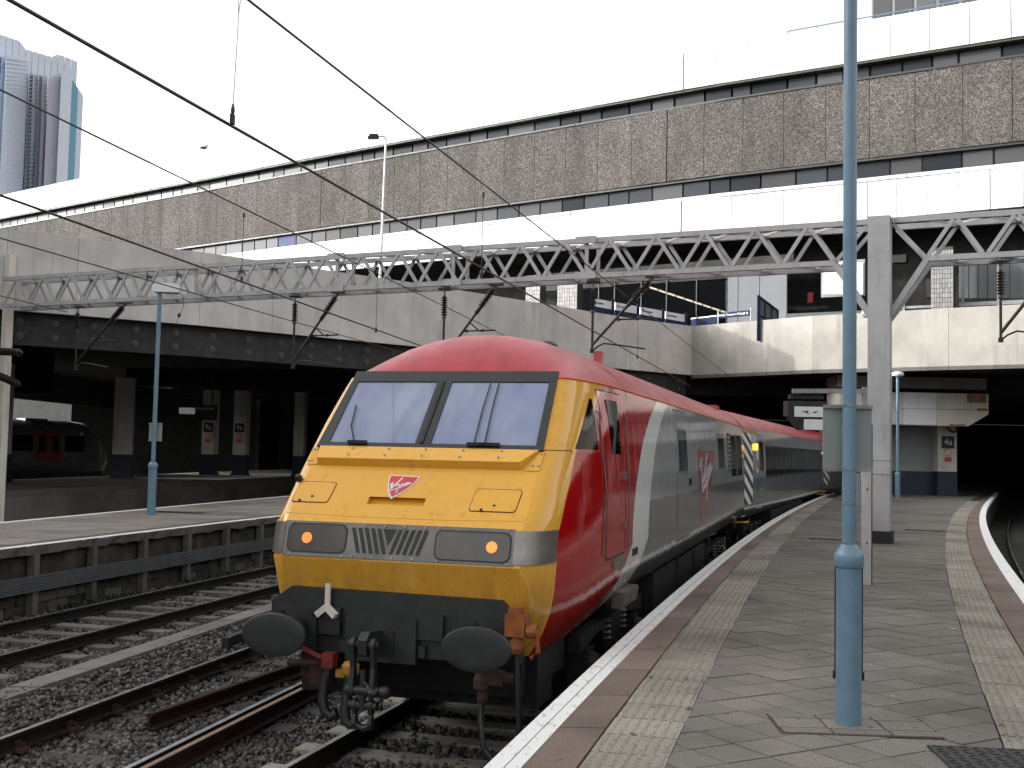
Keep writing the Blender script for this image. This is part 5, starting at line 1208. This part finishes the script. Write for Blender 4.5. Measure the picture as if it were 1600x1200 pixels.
for bx in (((.32, .1, 1.12), (.22, .06, .2)), ((-.58, .1, 1.12), (.2, .06, .22)), ((-.43, .1, .92), (.06, .06, .1)), ((.25, .1, .92), (.06, .06, .1))): m = MB(); m.box(*bx); m.obj('cover_plate', 'bufferface', dvt)
for v in (.85, -.865):
    b_ = link('buffer', None, dvt)
    m = MB(); m.lathe([(.05, 0), (.15, .001), (.24, .003), (.272, .008), (.282, .016), (.282, .05), (.26, .065), (.1, .07)], (v, -.372, 1.05), 44, (0, 1, 0), .615); m.obj('buffer_head', 'bufferface', b_, 18)
    m = MB(); m.lathe([(.075, 0), (.075, .22), (.11, .225), (.11, .45)], (v, -.31, 1.05), 24, (0, 1, 0)); m.obj('shank', 'darkiron', b_, 40)
    m = MB(); m.box((v, .09, 1.05), (.36, .08, .34)); m.obj('mounting_plate', 'bufferface', b_)
    for dx in (-.14, .14):
        for dz in (-.13, .13): m = MB(); m.lathe([(.022, 0), (.022, .02)], (v + dx, .05, 1.05 + dz), 6, (0, -1, 0)); m.obj('bolt', 'darkiron', b_)
cpl = link('screw_coupling', None, dvt)
m = MB(); m.prism([(-.165, .05, 1.08), (-.165, -.20, 1.10), (-.165, -.27, 1.04), (-.165, -.26, .93), (-.165, -.20, .90), (-.165, -.17, .96), (-.165, -.12, .98), (-.165, .05, .92)], (.075, 0, 0)); m.obj('hook', 'bufferface', cpl)
def link_plate(x, w0, w1, r0, r1, y, th, nm='link'):
    pg = [(r0 * math.cos(a), w0 + r0 * math.sin(a)) for a in np.linspace(0, PI, 9)] + [(-r1 * .55, (w0 + w1) / 2)] + [(r1 * math.cos(a), w1 + r1 * math.sin(a)) for a in np.linspace(PI, 2 * PI, 9)] + [(r1 * .55, (w0 + w1) / 2)]
    m = MB(); m.prism([(x, y + a * .9, b) for a, b in pg], (th, 0, 0)); m.obj(nm, 'bufferface', cpl)
for x in (-.235, -.06): link_plate(x, 1.0, .64, .055, .05, -.22, .035)
m = MB(); m.tube([(-.26, -.22, 1.0), (.0, -.22, 1.0)], .032, 10); m.obj('pin', 'darkiron', cpl, 40)
m = MB(); m.tube([(-.27, -.22, .64), (.01, -.22, .64)], .04, 10); m.lathe([(.03, 0), (.05, .02), (.05, .07), (.03, .09)], (.01, -.22, .64), 10, (1, 0, 0)); m.obj('trunnion', 'bufferface', cpl, 40)
m = MB(); m.tube([(-.13, -.22, .80), (-.13, -.22, .48)], .028, 10); m.tube([(-.13, -.22, .72), (-.02, -.30, .66)], .013, 6); m.lathe([(.02, 0), (.035, .03), (.02, .06)], (-.02, -.31, .64), 8, (.5, -.5, .3)); m.obj('screw', 'bufferface', cpl, 40)
m = MB(); m.tube([(-.25, -.2, .52), (-.01, -.2, .52)], .038, 10); m.obj('trunnion', 'bufferface', cpl, 40)
for x in (-.215, -.075): link_plate(x, .52, .38, .048, .045, -.2, .03)
m = MB(); m.tube([(-.20, -.2, .40), (-.19, -.195, .36), (-.13, -.19, .34), (-.07, -.195, .36), (-.06, -.2, .40)], .03, 8); m.obj('loop', 'bufferface', cpl, 40)
m = MB(); m.box((-.595, .07, 1.33), (.045, .02, .20)); m.bar((-.6, .06, 1.24), (-.68, .03, 1.17), .045, .05); m.bar((-.6, .06, 1.24), (-.5, .03, 1.17), .045, .05); m.obj('lamp_bracket', 'cream', dvt)
# orange jumper boxes and hoses
jb = link('jumper_fitting', None, dvt)
m = MB(); m.box((1.07, .02, 1.2), (.16, .16, .17)); m.box((1.06, .02, 1.31), (.10, .12, .06)); m.lathe([(.05, 0), (.06, .04), (.045, .14)], (1.07, .0, .98), 12); m.lathe([(.06, 0), (.06, .08)], (1.16, 0, 1.16), 12, (1, 0, 0)); m.obj('socket', 'orange', jb)
m = MB(); m.tube([(1.17, -.02, 1.2), (1.24, -.02, 1.15), (1.25, 0, 1.0), (1.19, .02, .95)], .02, 8); m.obj('pipe', 'orange', jb)
m = MB(); m.tube([(1.07, 0, .97), (1.10, -.03, .7), (1.12, -.03, .4), (1.06, -.05, .16), (.95, -.07, .12), (.84, -.07, .25), (.80, -.05, .45), (.80, 0, .58)], .026, 8); m.obj('hose', 'black', jb, 50)
m = MB(); m.lathe([(.03, 0), (.045, .05), (.04, .12), (.075, .13), (.075, .2), (.05, .26)], (.80, 0, .56), 12); m.box((.9, .0, .78), (.16, .10, .11)); m.lathe([(.045, 0), (.045, .1)], (.97, 0, .78), 10, (1, 0, 0)); m.obj('lower_socket', 'chair', jb)
bh = link('brake_hoses', None, dvt)
m = MB(); m.box((-.52, -.02, .82), (.10, .10, .12)); m.bar((-.57, -.05, .84), (-.74, -.1, .92), .035, .03); m.obj('red_cock', 'redvalve', bh)
m = MB(); m.lathe([(.05, 0), (.075, .03), (.075, .09), (.05, .12)], (-.33, -.02, .70), 10); m.box((-.40, -.02, .72), (.10, .06, .06)); m.obj('yellow_cock', 'yellowfit', bh)
m = MB(); m.tube([(-.52, -.02, .78), (-.545, -.04, .66), (-.555, -.06, .52), (-.53, -.07, .42), (-.47, -.07, .37), (-.42, -.06, .40)], .042, 8); m.obj('hose', 'darkiron', bh, 50)
m = MB(); m.tube([(-.33, -.02, .72), (-.335, -.06, .58), (-.34, -.08, .44), (-.32, -.1, .36), (-.27, -.1, .33)], .046, 8); m.lathe([(.05, 0), (.06, .03), (.03, .06)], (-.25, -.1, .31), 8); m.obj('hose', 'darkiron', bh, 50)
m = MB(); m.box((-.70, .22, .74), (.3, .2, .2)); m.tube([(-.95, .1, .75), (-.5, .0, .78)], .03, 8); m.box((-.62, .08, .68), (.2, .12, .16)); m.obj('pipe_block', 'chair', dvt)
# roof boxes
m = MB(); m.box((.72, 4.6, 3.70), (.09, .14, .17)); m.obj('roof_horn', 'roof', dvt); m = MB(); m.box((.75, 16.6, 3.62), (.3, .7, .1)); m.obj('roof_box', 'roof', dvt); m = MB(); m.lathe([(.10, 0), (.11, .03), (.05, .07)], (.5, 3.0, 3.68), 16); m.obj('roof_aerial', 'black', dvt, 40)

# coaches
def coach(label, loc, yaw):
    t = thing('passenger_coach', label, 'train car', loc, -yaw, 'cars of the red and grey train')
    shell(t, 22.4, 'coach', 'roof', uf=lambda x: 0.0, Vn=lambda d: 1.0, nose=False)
    poly_ = [(prof(x), .0, x) for x in (1.06, 1.3, 1.9, 2.8, WT)] + [(a * prof(WT), .0, WT + .5 * max(0, 1 - abs(a) ** 2.3) ** .78) for a in (.9, .5, 0, -.5, -.9)] + [(-prof(x), .0, x) for x in (WT, 2.8, 1.9, 1.3, 1.06)]
    m = MB(); m.prism(poly_, (0, .01, 0)); m.obj('end_wall', 'black', t)
    for s in (1, -1):
        patch('zebra_fairing', 'zebra', t, -.42, 1.15, 1.10, 3.12, .012, .05, s, False)
        patch('cantrail_line', 'yellowfit', t, -.40, 2.4, 3.135, 3.22, .010, .03, s, False, 2)
        m = MB(); p = SP(1.75, 2.80, .03, s, False); m.box(p, (.05, .28, .16)); m.obj('door_lamp', 'amber_on', t)
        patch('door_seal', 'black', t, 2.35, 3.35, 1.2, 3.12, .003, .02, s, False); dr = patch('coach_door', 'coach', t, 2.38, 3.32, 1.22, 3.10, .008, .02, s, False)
        patch('door_window', 'dkglass', dr, 2.5, 3.2, 2.2, 2.95, .012, .02, s, False)
        patch('notice', 'cream', t, 1.95, 2.25, 2.15, 2.75, .006, .02, s, False, 1, 1); patch('red_notice', 'redsign', t, 1.98, 2.22, 2.25, 2.38, .009, .02, s, False, 1, 1)
        patch('window_band', 'black', t, 3.7, 22.0, 2.0, 2.86, .004, .02, s, False)
        for k in range(9): patch('side_window', 'dkglass', t, 3.8 + k * 2.02, 3.8 + k * 2.02 + 1.86, 2.06, 2.80, .009, .02, s, False)
    bogie(t, 3.2); bogie(t, 19.2)
    m = MB(); m.box((0, 11, .7), (2.3, 9, .6)); m.obj('equipment_case', 'darkiron', t)
    m = MB(); m.tube([(1.0, -.3, 1.0), (1.35, -.2, 1.0), (1.42, .1, 1.0)], .03, 6); m.obj('yellow_pipe', 'yellowfit', t)
    return t
s0, c0 = math.sin(YAW), math.cos(YAW)
e1 = Vector((X0 + 18.75 * s0, Y0 + 18.75 * c0, RAILH)); yaw2 = .352
cA = coach('grey passenger coach with a red roof and zebra striped end behind the leading van', e1, yaw2)
e2 = e1 + Vector((math.sin(yaw2), math.cos(yaw2), 0)) * 22.85
cB = copy_tree(cA); cB.location = e2; cB.rotation_euler = (0, 0, -.46); cB['label'] = 'farther passenger coach in the dark behind the first coach, only its striped end lit'

# dark train under the left deck
_ufs = lambda x: float(np.interp(x, [1.0, 1.6, 2.2, 2.8, 3.25], [.25, .0, .05, .35, .8]))
_vns = lambda d: float(np.interp(d, [0, .05, .15, .3, .6, 1.0, 1.6], [.55, .68, .78, .86, .94, .98, 1.0]))
lt = thing('multiple_unit_train', 'dark green grey train with bright red doors standing in the shadow at far left', 'train', (dp(156, 700, 61).x, 61, RAILH), math.radians(141))
M['unit'] = paint('unit_dark_grey_green', (.085, .10, .10), .3, .15, 1.0, dirt=(.04, .045, .045)); M['unitroof'] = paint('unit_roof_grey', (.12, .15, .155), .4, .15, 1.0)
shell(lt, 20, 'unit', 'unitroof', uf=_ufs, Vn=_vns, dome=1.6, rise=.40)
def upatch(name, mat, u0, u1, w0, w1, off, s): 
    m = MB(); P = [[Vector((s * (prof(w_) + off), u, w_)) for u in (u0, u1)] for w_ in np.linspace(w0, w1, 5)]; Q = [[Vector((s * (prof(w_) + off - .03), u, w_)) for u in (u0, u1)] for w_ in np.linspace(w0, w1, 5)]; m.slabgrid(P, Q); return m.obj(name, mat, lt)
for s in (-1, 1):
    for a, c in ((1.7, 2.8), (4.5, 7.6), (7.8, 10.8), (11, 14)): upatch('side_window', 'dkglass', a, c, 2.05, 2.85, .006, s)
    for k in range(2):
        upatch('sliding_door', 'redvalve', 2.95 + k * .72, 3.65 + k * .72, 1.15, 3.1, .012, s); upatch('door_window', 'dkglass', 3.13 + k * .72, 3.47 + k * .72, 2.0, 2.8, .018, s)
    upatch('marker', 'cream', 1.75, 1.95, 2.9, 3.05, .008, s)
    m = MB(); m.tube([Vector((s * (prof(w_) * _vns(.42) + .02), _ufs(w_) + .42, w_)) for w_ in (1.25, 1.6, 2.0, 2.4, 2.8, 3.1, 3.25)] + [Vector((s * .7, 1.45, 3.5)), Vector((0, 1.7, 3.6))], .045, 6); m.obj('gangway_trim', 'steel', lt)
m = MB(); m.box((0, 9, .75), (2.4, 17, .6)); m.obj('underframe', 'darkiron', lt)
m = MB(); m.box((.3, 8, 3.66), (1.0, 1.6, .12)); m.box((-.2, 4, 3.66), (.9, 1.2, .12)); m.obj('roof_vent', 'unitroof', lt)
